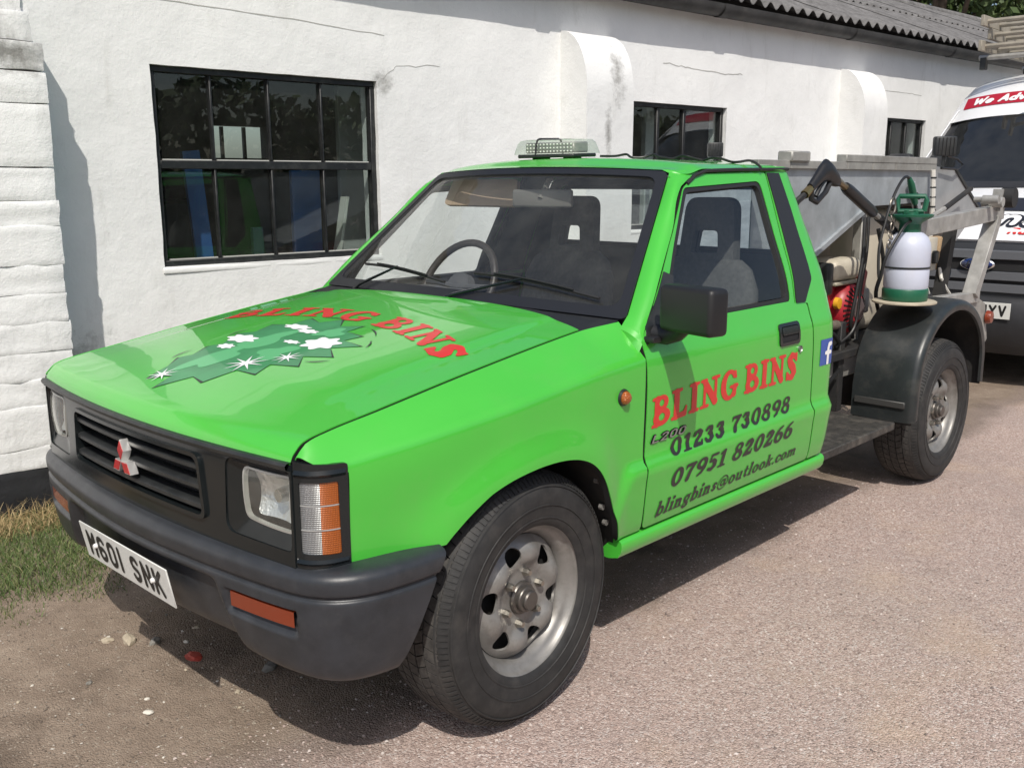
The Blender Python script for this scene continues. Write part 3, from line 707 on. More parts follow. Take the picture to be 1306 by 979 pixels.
# seals round the door glass + glass
wi = rpoly([(.578, 1.043, .02), (.917, 1.410, .045), (1.380, 1.431, .025), (1.328, 1.046, .02)], 7)
def inset(fn, d):
    def g(a, b):
        p = fn(a, b); return (p[0], p[1]+d, p[2])
    return g
CARGLASS = glass('car_glass', (.84, .88, .87), 1.5, 0, .012)
WSGLASS = glass('windscreen_glass', (.95, .97, .965), 1.5, 0, .045)  # dust film raised to stand in for milky reflected haze
for k, m in enumerate((False, True)):
    s = panel('window_seal', wo, [wi], inset(side, .004), RUBBER, doors[k], .03, (0, -1, 0), .02, mirror=m)
    g = panel('window_glass', wi, [], inset(side, .014), CARGLASS, doors[k], .06, (0, -1, 0), 0, mirror=m)
    # quarter-light post in black and mirror triangle
    tri = [(.50, 1.003), (.535, 1.003), (.640, 1.135), (.60, 1.135)]
    panel('mirror_base', [(.475, .985), (.60, 1.020), (.685, 1.165), (.645, 1.180), (.49, 1.035)], [], inset(side, -.004), BLKP, doors[k], .03, (0, -1, 0), .02, mirror=m)
    # handle: recessed black tray, flap and lock
    pr = rpoly([(1.216, .888, .016), (1.357, .888, .016), (1.357, .966, .016), (1.216, .966, .016)])
    pi = rpoly([(1.228, .900, .01), (1.345, .900, .01), (1.345, .955, .01), (1.228, .955, .01)])
    h = panel('door_handle', pr, [pi], inset(side, -.006), BLKGLOSS, doors[k], .02, (0, -1, 0), .012, mirror=m)
    panel('handle_recess', pi, [], inset(side, .0005-.0035), DARK, doors[k], .03, (0, -1, 0), 0, mirror=m)
    panel('handle_flap', rpoly([(1.232, .925, .008), (1.341, .925, .008), (1.341, .952, .008), (1.232, .952, .008)]), [], inset(side, -.0075), BLKGLOSS, doors[k], .02, (0, -1, 0), .006, mirror=m)
    sg = 1 if m else -1
    MB().lathe([(0, 0), (.010, 0), (.012, -.004*-sg), (.012, .004*sg*-1)], (1.362, sg*(half(1.36, .86)+.002), .865), 'y', 16).build('door_lock', mat('lock_metal', (.30, .30, .29), .4, .8), doors[k])
# --- cab quarter
qout = rpoly([(1.453+2*SEAM, 1.016, 0), (1.464+2*SEAM, .81, 0), (1.474+2*SEAM, .64, 0), (1.486+2*SEAM, .51, 0), (1.497+2*SEAM, .428, 0), (1.640, .428, .03), (1.655, .60, .05), (1.658, .70, 0), (1.655, .90, 0), (1.655, 1.02, 0), (1.650, 1.22, .1), (1.636, 1.40, .05), (1.628, 1.497, 0), (1.452, 1.497, 0), (1.462, 1.478, 0), (1.374, 1.022, 0)], 5)
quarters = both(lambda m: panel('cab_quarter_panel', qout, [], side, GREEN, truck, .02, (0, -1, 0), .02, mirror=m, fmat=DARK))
tr_o = rpoly([(1.462, 1.474, .004), (1.548, 1.474, .004), (1.545, 1.343, 0), (1.534, 1.212, 0), (1.520, 1.098, .03), (1.440, 1.022, .012), (1.376, 1.024, .004), (1.432, 1.26, 0)], 5)
for k, m in enumerate((False, True)):
    panel('pillar_trim', tr_o, [], inset(side, -.005), mat('black_trim', (.016, .017, .020), .55, bump=.0003, bscale=500), quarters[k], .03, (0, -1, 0), .008, mirror=m)
# --- sill
for sg in (-1, 1):
    rows = []
    for x in np.linspace(.372, 1.640, 30):
        row = []
        for (o, z) in ((-.012, .430), (-.010, .424), (.006, .420), (.014, .412), (.016, .400), (.012, .380), (.002, .365), (-.03, .356), (-.08, .356)):
            row.append((x, sg*(.797+o), z-.003))
        rows.append(row)
    b = MB().grid(rows); b.F += [tuple(range(9)), tuple(range(len(b.V)-1, len(b.V)-10, -1))]
    b.build('sill', GREEN, truck)
# --- bonnet
crown = lambda d: .020*float(sstep(0, .30, d))
def hood(x, y):
    d = max(0, x-xf(y)); a = abs(y)/.69
    z = float(gapz(d))+crown(d)*(1-a**3)
    z += .0045*float(sstep(.06, .6, d))*float(sstep(.575, .525, abs(y)))
    return (x, y, z)
def hrear(y): return .392-.072*(abs(y)/.69)**3
ys = np.linspace(-.684, .684, 60)
hout = [(xf(y), y) for y in ys]+[(hrear(y), y) for y in ys[::-1]]
def bonnet_grid():
    ysb = np.linspace(-.680, .680, 91); ts = np.concatenate([np.linspace(0, .06, 9)[:-1], np.linspace(.06, 1, 56)]); rows = []
    for t in ts: rows.append([hood(xf(y)+(hrear(y)-xf(y))*t, y) for y in ysb])
    b = MB(); b.grid(rows); m = len(ysb); n = len(rows)
    loop = [j for j in range(m)]+[i*m+m-1 for i in range(1, n)]+[(n-1)*m+j for j in range(m-2, -1, -1)]+[i*m for i in range(n-2, 0, -1)]
    base = len(b.V); L = len(loop)
    for i in loop: x, y, z = b.V[i]; b.V.append((x, y, z-.003))
    for i in loop: x, y, z = b.V[i]; b.V.append((x+.002, y*.995, z-.028))
    for k in range(L): b.F.append((loop[k], loop[(k+1) % L], base+(k+1) % L, base+k))
    n0 = len(b.F)
    for k in range(L): b.F.append((base+k, base+(k+1) % L, base+L+(k+1) % L, base+L+k))
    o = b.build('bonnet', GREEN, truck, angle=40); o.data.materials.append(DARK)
    for q in list(o.data.polygons)[n0:]: q.material_index = 1  # lower edge faces coloured dark to stand for shut-line shade
    return o
bonnet = bonnet_grid()
# --- windscreen, frame, cowl
def ws(u, v):
    t = v/.61; h = .735+(.560-.735)*t; a = u/.65
    return (.470+(.915-.470)*t-.062*(1-a*a), a*h, 1.050+(1.475-1.050)*t+.016*(1-a*a)*t+.012*(1-a*a)*(1-t))
fo = rpoly([(-.65, 0, .02), (.65, 0, .02), (.65, .61, .03), (-.65, .61, .03)])
fi = rpoly([(-.622, .040, .05), (.622, .040, .05), (.612, .582, .045), (-.612, .582, .045)], 8)
def wsoff(d):
    n = Vector((-.69, 0, .72))
    return lambda u, v: tuple(Vector(ws(u, v))+n*d)
frame = panel('windscreen_frame', fo, [fi], wsoff(.003), mat('windscreen_rubber', (.014, .015, .018), .42, rvar=.1), truck, .025, (-1, 0, 1), .02)
wglass = panel('windscreen', rpoly([(-.635, .025, .04), (.635, .025, .04), (.625, .597, .04), (-.625, .597, .04)]), [], wsoff(-.004), WSGLASS, truck, .06, (-1, 0, 1), 0)
rows = []
for y in np.linspace(-.716, .716, 43):
    a = y/.735; yh = max(-.684, min(.684, y)); h = list(hood(hrear(yh), yh)); p = ws(a*.65, .0)
    if abs(y) > .685: h[0] += .03; h[2] -= .006
    q = ws(a*.65, .062)
    rows.append([(h[0]-.03, y, h[2]-.03), (h[0]+.012, y, h[2]-.018), (h[0]+.03, y, h[2]-.010), (.5*(h[0]+p[0])+.01, y, .5*(h[2]+p[2])), (p[0]-.005, p[1], p[2]-.002), (p[0]+.03, p[1], p[2]-.03)])
cowl = MB().grid(rows).build('scuttle_panel', mat('scuttle_plastic', (.014, .015, .016), .5, dirt=.5, dirtcol=(.05, .05, .045), dscale=9), truck)
# A pillars: strip between windscreen frame and door
for sg in (-1, 1):
    B = [(.4575, .986), (.462, .995), (.577, 1.122), (.769, 1.296), (.90, 1.432), (1.025, 1.476), (1.25, 1.487), (1.46, 1.489), (1.628, 1.497)]
    tt = [0, .03, .27, .62, .93, 1.0]
    rows = []
    bx = pchip(tt, [p[0] for p in B[:6]]); bz = pchip(tt, [p[1] for p in B[:6]])
    for t in np.linspace(0, 1, 28):
        xb, zb = float(bx(t)), float(bz(t)); b = Vector((xb, half(xb, zb)-.002, zb))
        a = Vector(ws(.65, .61*(t if t > .02 else 0)))+Vector((.002, .001, -.002))
        if t == 0: a += Vector((-.03, .0, -.02))
        row = [a+Vector((.012, -.006, -.012))]
        for k in np.linspace(0, 1, 7):
            p = a.lerp(b, k); n = Vector((-.45, .75, .45)).normalized(); p += n*(.012*math.sin(math.pi*k)); row.append(p)
        row.append(b+Vector((.004, -.02, 0)))
        rows.append([(p.x, sg*p.y, p.z) for p in row])
    MB().grid(rows).build('windscreen_pillar', GREEN, truck)
    wr = [Vector(fend(.447, v)) for v in np.linspace(1.06, .955, 7)]; pr_ = [Vector(p) for p in rows[0][1:8]]
    MB().grid([[(p.x-.004, sg*abs(p.y)-sg*.002, p.z-.002) for p in wr], [tuple(p) for p in pr_], [(p.x+.012, p.y, p.z+.012) for p in pr_]]).build('pillar_base', GREEN, truck)
# --- roof
rows = []
W0 = .604
def roofz(x, a):
    c = .032*(1-abs(a)**2.4); e = 1.498
    fr = float(sstep(.16, 0, x-.87)); rr = float(sstep(1.56, 1.66, x))
    return e+c-.030*fr*(1-.0*abs(a))-.012*rr
NX = 34
for i in range(NX):
    t = i/(NX-1); row = []
    for a in np.linspace(-1, 1, 45):
        p = ws(a*.65, .612); x0 = p[0]+.004; x1 = 1.650-.012*abs(a)**3
        x = x0+(x1-x0)*(t**1.3); wx = .560+(W0-.560)*float(sstep(0, .09, x-.88)); wx -= .02*float(sstep(1.58, 1.66, x))
        if i == 0: z = p[2]+.004; y = p[1]
        else:
            k = float(sstep(0, .13, x-x0)); z = (p[2]+.004)*(1-k)+roofz(x, a)*k; y = a*wx
        row.append((x, y, z))
    rows.append(row)
# rolled edge
rows2 = []
for r in rows:
    l, rr_ = r[0], r[-1]
    rows2.append([(l[0], l[1]+.006, l[2]-.022), (l[0], l[1]-.006, l[2]-.012)]+r[1:-1]+[(rr_[0], rr_[1]+.006, rr_[2]-.012), (rr_[0], rr_[1]-.006, rr_[2]-.022)])
last = [(p[0]+.012, p[1], p[2]-.020) for p in rows2[-1]]; rows2.append(last); rows2.append([(p[0]-.03, p[1]*.98, p[2]-.015) for p in last])
roof = MB().grid(rows2).build('roof', GREEN, truck, angle=50)
for sg in (-1, 1):
    pts = [(.93, sg*.622, 1.425+.012), (.985, sg*.614, 1.464), (1.06, sg*.608, 1.479), (1.25, sg*.607, 1.484), (1.45, sg*.606, 1.486), (1.63, sg*.600, 1.488)]
    MB().tube(pts, .0065, 6).build('drip_seal', RUBBER, roof)
# --- cab back
bo = [(-.775, .43), (.775, .43), (.800, .62), (.797, .90), (.775, 1.03), (.70, 1.22), (.612, 1.40), (.572, 1.485), (-.572, 1.485), (-.612, 1.40), (-.70, 1.22), (-.775, 1.03), (-.797, .90), (-.80, .62)]
bh = rpoly([(-.60, 1.165, .04), (.60, 1.165, .04), (.535, 1.430, .05), (-.535, 1.430, .05)])
back = panel('cab_back', bo, [bh], lambda y, z: (1.657-.006*abs(y)**2, y, z), GREEN, truck, .04, (1, 0, 0), .02)
bi = rpoly([(-.575, 1.185, .035), (.575, 1.185, .035), (.515, 1.412, .045), (-.515, 1.412, .045)])
panel('rear_window_seal', bh, [bi], lambda y, z: (1.655, y, z), RUBBER, back, .04, (1, 0, 0), .02)
panel('rear_window', bi, [], lambda y, z: (1.648, y, z), CARGLASS, back, .1, (1, 0, 0), 0)

# ------------------------------------------------------------------ front end
def fr(off=0):
    return lambda y, z: (xf(y)-off+.012*max(0, (z-.80)/.05)*0, y, z)
def frr(off=0):
    # front face: slight lean back towards the top lip
    return lambda y, z: (xf(y)-.004+.10*max(0, z-.815)-off, y, z)
GO = rpoly([(-.378, .652, .025), (.378, .652, .025), (.362, .815, .03), (-.362, .815, .03)], 6)
def hl(sg): return rpoly([(sg*.448, .645, .03), (sg*.678, .640, .015), (sg*.680, .825, .012), (sg*.460, .828, .03)], 5)
so_ = [(-.686, .590), (-.47, .600), (-.13, .606), (.13, .606), (.47, .600), (.686, .590), (.684, .842), (-.684, .842)]
grille = panel('grille_surround', so_, [GO, hl(-1), hl(1)], frr(), BLKGLOSS, truck, .025, (-1, 0, 0), .03, fdir=(1, 0, 0))
# upper ridge line of the surround
rows = []
for y in np.linspace(-.682, .682, 60):
    x = xf(y); rows.append([(x+.01, y, .849), (x-.010, y, .848), (x-.016, y, .842), (x-.014, y, .834), (x-.004, y, .828)])
MB().grid(rows).build('grille_top_rail', BLKP, grille)
# lipped frame of the grille opening
GI = rpoly([(-.366, .662, .02), (.366, .662, .02), (.351, .805, .025), (-.351, .805, .025)], 6)
panel('grille_frame', GO, [GI], frr(.008), BLKGLOSS, grille, .03, (-1, 0, 0), .05, fdir=(1, 0, 0))
panel('grille_backing', GO, [], frr(-.050), DARK, grille, .08, (-1, 0, 0), 0)
for z in (.776, .727, .678):
    rows = []
    hw = .366-.015*(z-.66)/.15
    for y in np.linspace(-hw, hw, 40):
        x = xf(y); rows.append([(x+.040, y, z+.010), (x+.004, y, z+.011), (x-.004, y, z+.006), (x-.004, y, z-.003), (x+.004, y, z-.010), (x+.040, y, z-.012)])
    MB().grid(rows).build('grille_slat', BLKP, grille)
# three-diamond emblem
def rhomb(cx, cz, ang, L=.058, w=.036):
    d = np.array([math.sin(ang), math.cos(ang)]); n = np.array([d[1], -d[0]]); c = np.array([cx, cz])
    return [tuple(c), tuple(c+d*L/2+n*w/2), tuple(c+d*L), tuple(c+d*L/2-n*w/2)]
REDE = mat('red_enamel', (.42, .018, .02), .25, coat=.5)
bz = .731
emblem = MB()
for ang in (0, R(120), R(240)):
    emblem.prism(rhomb(0, bz, ang), -.724, -.702, 'x')
emb = emblem.build('front_emblem', mat('emblem_metal', (.72, .72, .70), .38, .7), grille, smooth=False)
for ang in (0, R(120), R(240)):
    p = rhomb(math.sin(ang)*.004, bz+math.cos(ang)*.004, ang, .050, .0305)
    MB().prism(p, -.7255, -.722, 'x').build('emblem_diamond', REDE, grille, smooth=False)
# headlamps: bezel funnel, lens, chrome rim, reflector
CLEARL = lensmat('clear_lamp_lens', (.30, .31, .31), .35); AMBERL = lensmat('amber_lamp_lens', (.46, .11, .008), .1)
LENS = glass('lamp_glass', (.95, .97, .95), 1.5, .02, .13)
REFL = mat('lamp_reflector', (.80, .80, .78), .30, .75, bump=.003, bscale=70)
for sg in (-1, 1):
    h = empty('headlamp'); h.parent = truck
    lo = rpoly([(.512, .688, .020), (.672, .676, .018), (.674, .812, .014), (.505, .812, .024)], 6)
    lo = [(sg*a, b) for a, b in lo]
    # bezel funnel from opening to lens
    N = 64
    A = resample(hl(sg), .001); B = resample(lo, .001)
    def ring(poly, off, n=N):
        c = poly.mean(0); an = np.arctan2(poly[:, 1]-c[1], poly[:, 0]-c[0]); res = []
        for k in range(n):
            t = -math.pi+2*math.pi*k/n; i = np.argmin(np.abs(np.angle(np.exp(1j*(an-t))))); res.append((frr(off)(*poly[i])))
        return res
    MB().grid([ring(A, 0), ring(A, -.004), ring(B, -.013), ring(B, -.018)], cv=True).build('headlamp_bezel', BLKGLOSS, h)
    cy = sg*.590; cz = .747
    def lensf(a, b): 
        p = frr(-.013)(a, b); r2 = ((a-cy)/.085)**2+((b-cz)/.07)**2
        return (p[0]-.011*(1-min(1, r2*.6)), a, b)
    rim_in = [(cy+(a-cy)*.93, cz+(b-cz)*.93) for a, b in lo]
    panel('lens_rim', lo, [rim_in], lensf, mat('lens_rim_grey', (.45, .45, .42), .3, .3), h, .015, (-1, 0, 0), .012, fdir=(1, 0, 0))
    panel('headlamp_lens', rim_in, [], lensf, LENS, h, .02, (-1, 0, 0), 0)
    def refl(a, b):
        r2 = ((a-cy)/.085)**2+((b-cz)/.07)**2; p = frr(-.021)(a, b)
        return (p[0]+.010+.05*(1-min(1, r2*.55)), a, b)
    panel('headlamp_reflector', lo, [], refl, REFL, h, .012, (-1, 0, 0), 0)
    MB().lathe([(0, -.02), (.016, -.02), (.018, 0), (.018, .03)], (xf(cy)+.055, cy, cz), 'x', 16).build('bulb_shield', mat('bulb_shield', (.5, .5, .48), .25, .9), h)
    # moulded pillar between grille and lamp
    # corner lamps
    c = empty('corner_lamp'); c.parent = truck
    cp = pchip([0, .25, .5, .75, 1.0], [-.644, -.634, -.615, -.586, -.549]); cq = pchip([0, .25, .5, .75, 1.0], [.686, .712, .733, .749, .757])
    cs = lambda off: (lambda u, z: (float(cp(u/.125))-off*.75, sg*(float(cq(u/.125))+off*.6), z))
    co = rpoly([(0, .590, 0), (.125, .596, .006), (.125, .844, .008), (0, .852, 0)])
    ci = rpoly([(.014, .642, .006), (.108, .638, .006), (.106, .806, .006), (.014, .806, .006)])
    panel('lamp_housing', co, [ci], cs(.002), BLKGLOSS, c, .015, (-1, sg, 0), .018)
    cl = rpoly([(.014, .642, .006), (.066, .640, 0), (.066, .806, 0), (.014, .806, .006)]); am = rpoly([(.0665, .640, 0), (.108, .638, .006), (.106, .806, .006), (.0665, .806, 0)])
    panel('clear_lens', cl, [], cs(-.003), CLEARL, c, .012, (-1, sg, 0), .008)
    panel('amber_lens', am, [], cs(-.003), AMBERL, c, .012, (-1, sg, 0), .008)
    for z in (.696, .752):
        panel('lens_rib', [(.015, z-.0012), (.107, z-.0012), (.107, z+.0012), (.015, z+.0012)], [], cs(-.0015), mat('clear_lamp_rib', (.34, .34, .33), .2), c, .012, (-1, sg, 0), .002)
    panel('lamp_top_fill', [(0, .82), (.115, .82), (.115, .838), (0, .850)], [], cs(-.012), DARK, c, .02, (-1, sg, 0), .03)
    # dark flange ridge above and below
    for z, w in ((.825, .010), (.622, .008)):
        rows = [[Vector(cs(.000)(u, z+w)), Vector(cs(.010)(u, z)), Vector(cs(.0)(u, z-w))] for u in np.linspace(.002, .122, 14)]
        MB().grid(rows).build('housing_ridge', BLKGLOSS, c)
# ------------------------------------------------------------------ bumper
half_path = [(-.30, -.842), (-.40, -.842), (-.50, -.835), (-.57, -.815), (-.625, -.775), (-.660, -.715), (-.683, -.62), (-.705, -.47), (-.722, -.32), (-.735, -.16), (-.739, 0)]
path = np.array(half_path+[(x, -y) for x, y in half_path[-2::-1]])
cum = np.concatenate([[0], np.cumsum(np.linalg.norm(np.diff(path, axis=0), axis=1))]); LP = cum[-1]
pxf = pchip(cum, path[:, 0]); pyf = pchip(cum, path[:, 1])
sec = [(-.10, .608), (-.06, .610), (-.030, .608), (-.011, .601), (-.001, .589), (0, .575), (-.001, .562), (-.004, .553), (-.011, .549), (-.012, .544), (-.006, .539), (-.004, .53), (-.004, .50), (-.007, .46), (-.016, .41), (-.026, .375), (-.038, .355), (-.06, .342), (-.10, .340)]
st = np.concatenate([[0], np.cumsum([math.dist(sec[i], sec[i+1]) for i in range(len(sec)-1)])])
sof = pchip(st, [s[0] for s in sec]); szf = pchip(st, [s[1] for s in sec])
def recess(y, z):
    lim = .405+(.50-z)*.42; r = .030*float(sstep(lim+.03, lim-.01, abs(y)))*float(sstep(.527, .505, z))          # plate bay
    r2 = .020*float(sstep(.455, .470, abs(y))*sstep(.700, .685, abs(y))*sstep(.512, .505, z)*sstep(.445, .462, z))
    r3 = .030*float(sstep(.40, .46, abs(y))*sstep(.72, .66, abs(y))*sstep(.447, .40, z))*0
    return max(r, r2)
rows = []
NS = 260
tv = np.concatenate([np.linspace(0, st[6], 16), np.linspace(st[6], st[11], 14)[1:], np.linspace(st[11], st[-1], 42)[1:]])
for i in range(NS+1):
    row = []
    for t in tv:
        z = float(szf(t)); o = float(sof(t))
        xe = -.46+(-.335+.46)*min(1, max(0, (z-.36)/.24)); s0 = float(np.interp(xe, path[:5, 0][::-1], cum[:5][::-1])); 
        s = s0+(LP-2*s0)*i/NS; e = .002
        x, y = float(pxf(s)), float(pyf(s)); dx = float(pxf(min(LP, s+e))-pxf(max(0, s-e))); dy = float(pyf(min(LP, s+e))-pyf(max(0, s-e)))
        n = Vector((-dy, dx)).normalized()          # outward (towards -x at the centre)
        o2 = o-recess(y, z) if abs(y) < .8 and x < -.55 else o
        drop = .035*float(sstep(.40, .62, abs(y)))*float(sstep(.50, .36, z))          # corners hang a little lower
        row.append((x+n.x*o2, y+n.y*o2, z-drop*.45))
    rows.append(row)
bumper = MB().grid(rows).build('front_bumper', BUMP, truck, angle=60)
AMB = mat('amber_reflector', (.20, .032, .010), .25, coat=.4, bump=.0006, bscale=500)
for sg in (-1, 1):
    rows = []
    for y in np.linspace(.472, .684, 14):
        s = float(np.interp(-y, path[:11, 1], cum[:11])); x = float(pxf(s)); rows.append([(x+.020, sg*y, .506), (x+.0095, sg*y, .503), (x+.0105, sg*y, .466), (x+.022, sg*y, .460)])
    MB().grid(rows).build('indicator_lens', AMB, bumper)
# number plate
plate_c = Vector((-.735, .006, .452)); prot = Matrix.Rotation(R(-10.5), 3, 'Y')
npb = MB().box(plate_c, (.004, .52, .111), prot, .0012).build('number_plate', mat('plate_white', (.66, .67, .64), .4, dirt=.35, dirtcol=(.42, .41, .37), dscale=16), truck)
# body blockers: engine bay, bulkhead, floor, underside
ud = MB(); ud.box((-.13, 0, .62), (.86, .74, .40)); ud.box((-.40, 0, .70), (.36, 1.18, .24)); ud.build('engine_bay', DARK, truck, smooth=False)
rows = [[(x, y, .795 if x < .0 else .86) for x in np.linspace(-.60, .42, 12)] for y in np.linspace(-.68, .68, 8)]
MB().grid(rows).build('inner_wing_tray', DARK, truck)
ub = MB(); ub.box((1.05, 0, .43), (1.16, 1.52, .03)); ub.box((.45, 0, .66), (.03, 1.52, .48))
for sg in (-1, 1): ub.box((1.6, sg*.36, .44), (4.3, .07, .13))
ub.box((-.35, 0, .40), (.5, .7, .06)); ub.tube([(.0, -.6, .34), (.0, .6, .34)], .04, 8); ub.tube([(2.95, -.6, .35), (2.95, .6, .35)], .045, 8)
ub.lathe([(0, -.11), (.09, -.09), (.13, 0), (.09, .09), (0, .11)], (2.95, .1, .35), 'y', 16); ub.tube([(1.2, .1, .40), (2.9, .1, .36)], .035, 8)
ub.build('chassis', UNDER, truck)
# ------------------------------------------------------------------ wheels
def make_wheel(name, sgn=-1):
    # wheel built in local frame: axle along Y, outside face towards -Y, hub plane at y=0 (flange plane)
    w = empty(name)
    RT_, RR, HW = .350, .214, .105
    seg = 240
    prof = [(.205, -.002), (.214, -.010), (.222, -.012), (.240, -.016), (.270, -.019), (.295, -.017), (.315, -.010), (.328, .0), (.338, .010), (.344, .022)]
    rear = [(r, .20-y) for r, y in prof[::-1]]
    crown = [(RT_-.0075-.006*((y-.10)/.078)**4, y) for y in np.linspace(.030, .170, 9)]
    full = prof+crown+rear
    rings = [[(r*math.cos(a), h, r*math.sin(a)) for r, h in full] for a in np.linspace(0, 2*math.pi, 120, endpoint=False)]
    ty = MB().grid(rings, cu=True).build('tyre', TYRE, w, angle=50)
    tb = MB(); NB = 64
    ribs = [(.012, .050, .0), (.054, .081, .35), (.085, .115, .7), (.119, .146, .35), (.150, .188, .0)]
    for ri, (ya, yb, ph) in enumerate(ribs):
        for k in range(NB):
            a0 = 2*math.pi*(k+ph)/NB; a1 = a0+2*math.pi/NB*.90; sk = (.012 if ri % 2 else -.012)*(1 if ri < 2 else -1 if ri > 2 else .6)
            top = []; bot = []
            for (y, q) in ((ya, 0), (.5*(ya+yb), 0), (yb, 0)):
                for a, e in ((a0, -1), (.5*(a0+a1), 0), (a1, 1)):
                    aa = a+sk*(y-ya)/(yb-ya)*3; rr_ = RT_-.0062*((y-.10)/.078)**4
                    top.append((rr_*math.cos(aa), y, rr_*math.sin(aa))); rb = rr_-.010; bot.append((rb*math.cos(aa), y+(.002 if y > .1 else -.002)*0, rb*math.sin(aa)))
            F = [(0, 1, 4, 3), (1, 2, 5, 4), (3, 4, 7, 6), (4, 5, 8, 7)]; ed = [0, 1, 2, 5, 8, 7, 6, 3]
            F += [(ed[(i+1) % 8], ed[i], 9+ed[i], 9+ed[(i+1) % 8]) for i in range(8)]
            tb.add(top+bot, F)
    tag(tb.build('tread', mat('dusty_tread', (.042, .040, .038), .8, var=.35, vscale=60, dirt=.8, dirtcol=(.10, .092, .082), dscale=25), w, angle=30), kind='stuff')
    sl_ = MB()
    for k in range(128):
        a0 = 2*math.pi*(k+.15)/128; a1 = a0+2*math.pi/128*.62
        P = [(.3225, -.0062), (.333, .0035), (.3405, .0135)]; out = [[(r_*math.cos(a), y-.0022, r_*math.sin(a)) for r_, y in P] for a in (a0, a1)]; inn = [[(r_*math.cos(a), y+.004, r_*math.sin(a)) for r_, y in P] for a in (a0, a1)]
        V = out[0]+out[1]+inn[0]+inn[1]
        sl_.add(V, [(0, 1, 4, 3), (1, 2, 5, 4), (0, 6, 7, 1), (1, 7, 8, 2), (3, 4, 10, 9), (4, 5, 11, 10), (0, 3, 9, 6), (2, 8, 11, 5)])
    tag(sl_.build('shoulder_lugs', TYRE, w, angle=30), kind='stuff')
    # raised sidewall ring
    MB().lathe([(.262, -.0185), (.263, -.021), (.266, -.021), (.267, -.0185)], (0, 0, 0), 'y', 96).build('sidewall_ring', TYRE, w)
    MB().lathe([(.312, -.0115), (.3135, -.0145), (.317, -.0125), (.318, -.0085)], (0, 0, 0), 'y', 96).build('sidewall_ring', TYRE, w)
    MB().lathe([(.2265, -.013), (.228, -.0155), (.231, -.0155), (.232, -.0135)], (0, 0, 0), 'y', 96).build('sidewall_ring', TYRE, w)
    # rim barrel
    rim = MB().lathe([(.214, -.004), (.2190, -.009), (.2195, -.005), (.214, .000), (.207, .003), (.203, .010), (.199, .020), (.190, .024), (.183, .030), (.176, .044), (.171, .056), (.170, .16), (.20, .18)], (0, 0, 0), 'y', 96).build('rim', STEELP, w, angle=50)
    # disc with six slots and raised spokes
    def disc(u, v):
        r = math.hypot(u, v); th = math.atan2(v, u)
        sp = .5+.5*math.cos(6*(th-R(90)))     # 1 on spokes
        y = float(np.interp(r, [0, .050, .080, .092, .110, .125, .145, .160, .171], [.036, .036, .036, .030, .022, .020, .026, .038, .050]))
        y += -.008*sp*float(sstep(.085, .11, r))*float(sstep(.168, .14, r))+.007*(1-sp)*float(sstep(.088, .11, r))*float(sstep(.168, .15, r))
        return (u, y, v)
    holes = []
    for k in range(6):
        a = R(60*k+60); c, s = math.cos(a), math.sin(a); h = []
        for q in np.linspace(0, 2*math.pi, 18, endpoint=False):
            rad = .1265+.027*math.cos(q)+.002*math.cos(2*q); tan = .0275*math.sin(q)*(1+.34*math.cos(q))
            h.append((rad*c-tan*s, rad*s+tan*c))
        holes.append(h)
    hub = [( .044*math.cos(q), .044*math.sin(q)) for q in np.linspace(0, 2*math.pi, 24, endpoint=False)]
    outer = [(.1712*math.cos(q), .1712*math.sin(q)) for q in np.linspace(0, 2*math.pi, 90, endpoint=False)]
    panel('wheel_disc', outer, holes+[hub], disc, STEELP, w, .008, (0, -1, 0), .007)
    MB().lathe([(0, .075), (.18, .075), (.18, .10), (0, .10)], (0, 0, 0), 'y', 32).build('brake_drum', UNDER, w)
    # hub
    MB().lathe([(.046, .054), (.046, .030), (.043, .025), (.036, .023), (.036, .013), (.034, .010), (.027, .008), (.027, .000), (.024, -.004), (0, -.005)], (0, 0, 0), 'y', 32).build('hub', mat('hub_metal', (.13, .12, .11), .4, .7, dirt=.6, dirtcol=(.07, .06, .05), dscale=30), w, angle=30)
    for k in range(6):
        a = R(60*k+30)
        MB().lathe([(.0, .016), (.0080, .017), (.0090, .021), (.0110, .026), (.0110, .046)], (.071*math.cos(a), -.003, .071*math.sin(a)), 'y', 6).build('wheel_nut', mat('wheel_nut', (.36, .34, .30), .32, .9), w, angle=20)
    return w
wheel = make_wheel('front_wheel'); wheel.parent = truck
wheel.location = (0, -.796, .350); wheel.rotation_euler = (0, R(12), R(2.9))
w2 = copy_tree(wheel, truck); w2.name = 'rear_wheel'; w2.location = (2.965, -.770, .350); w2.rotation_euler = (0, R(37), 0)
for ch in list(w2.children): pass
w3 = copy_tree(wheel, truck); w3.name = 'front_wheel'; w3.location = (0, .796, .350); w3.rotation_euler = (0, R(20), R(182.9))
w4 = copy_tree(wheel, truck); w4.name = 'rear_wheel'; w4.location = (2.965, .770, .350); w4.rotation_euler = (0, R(50), R(180))
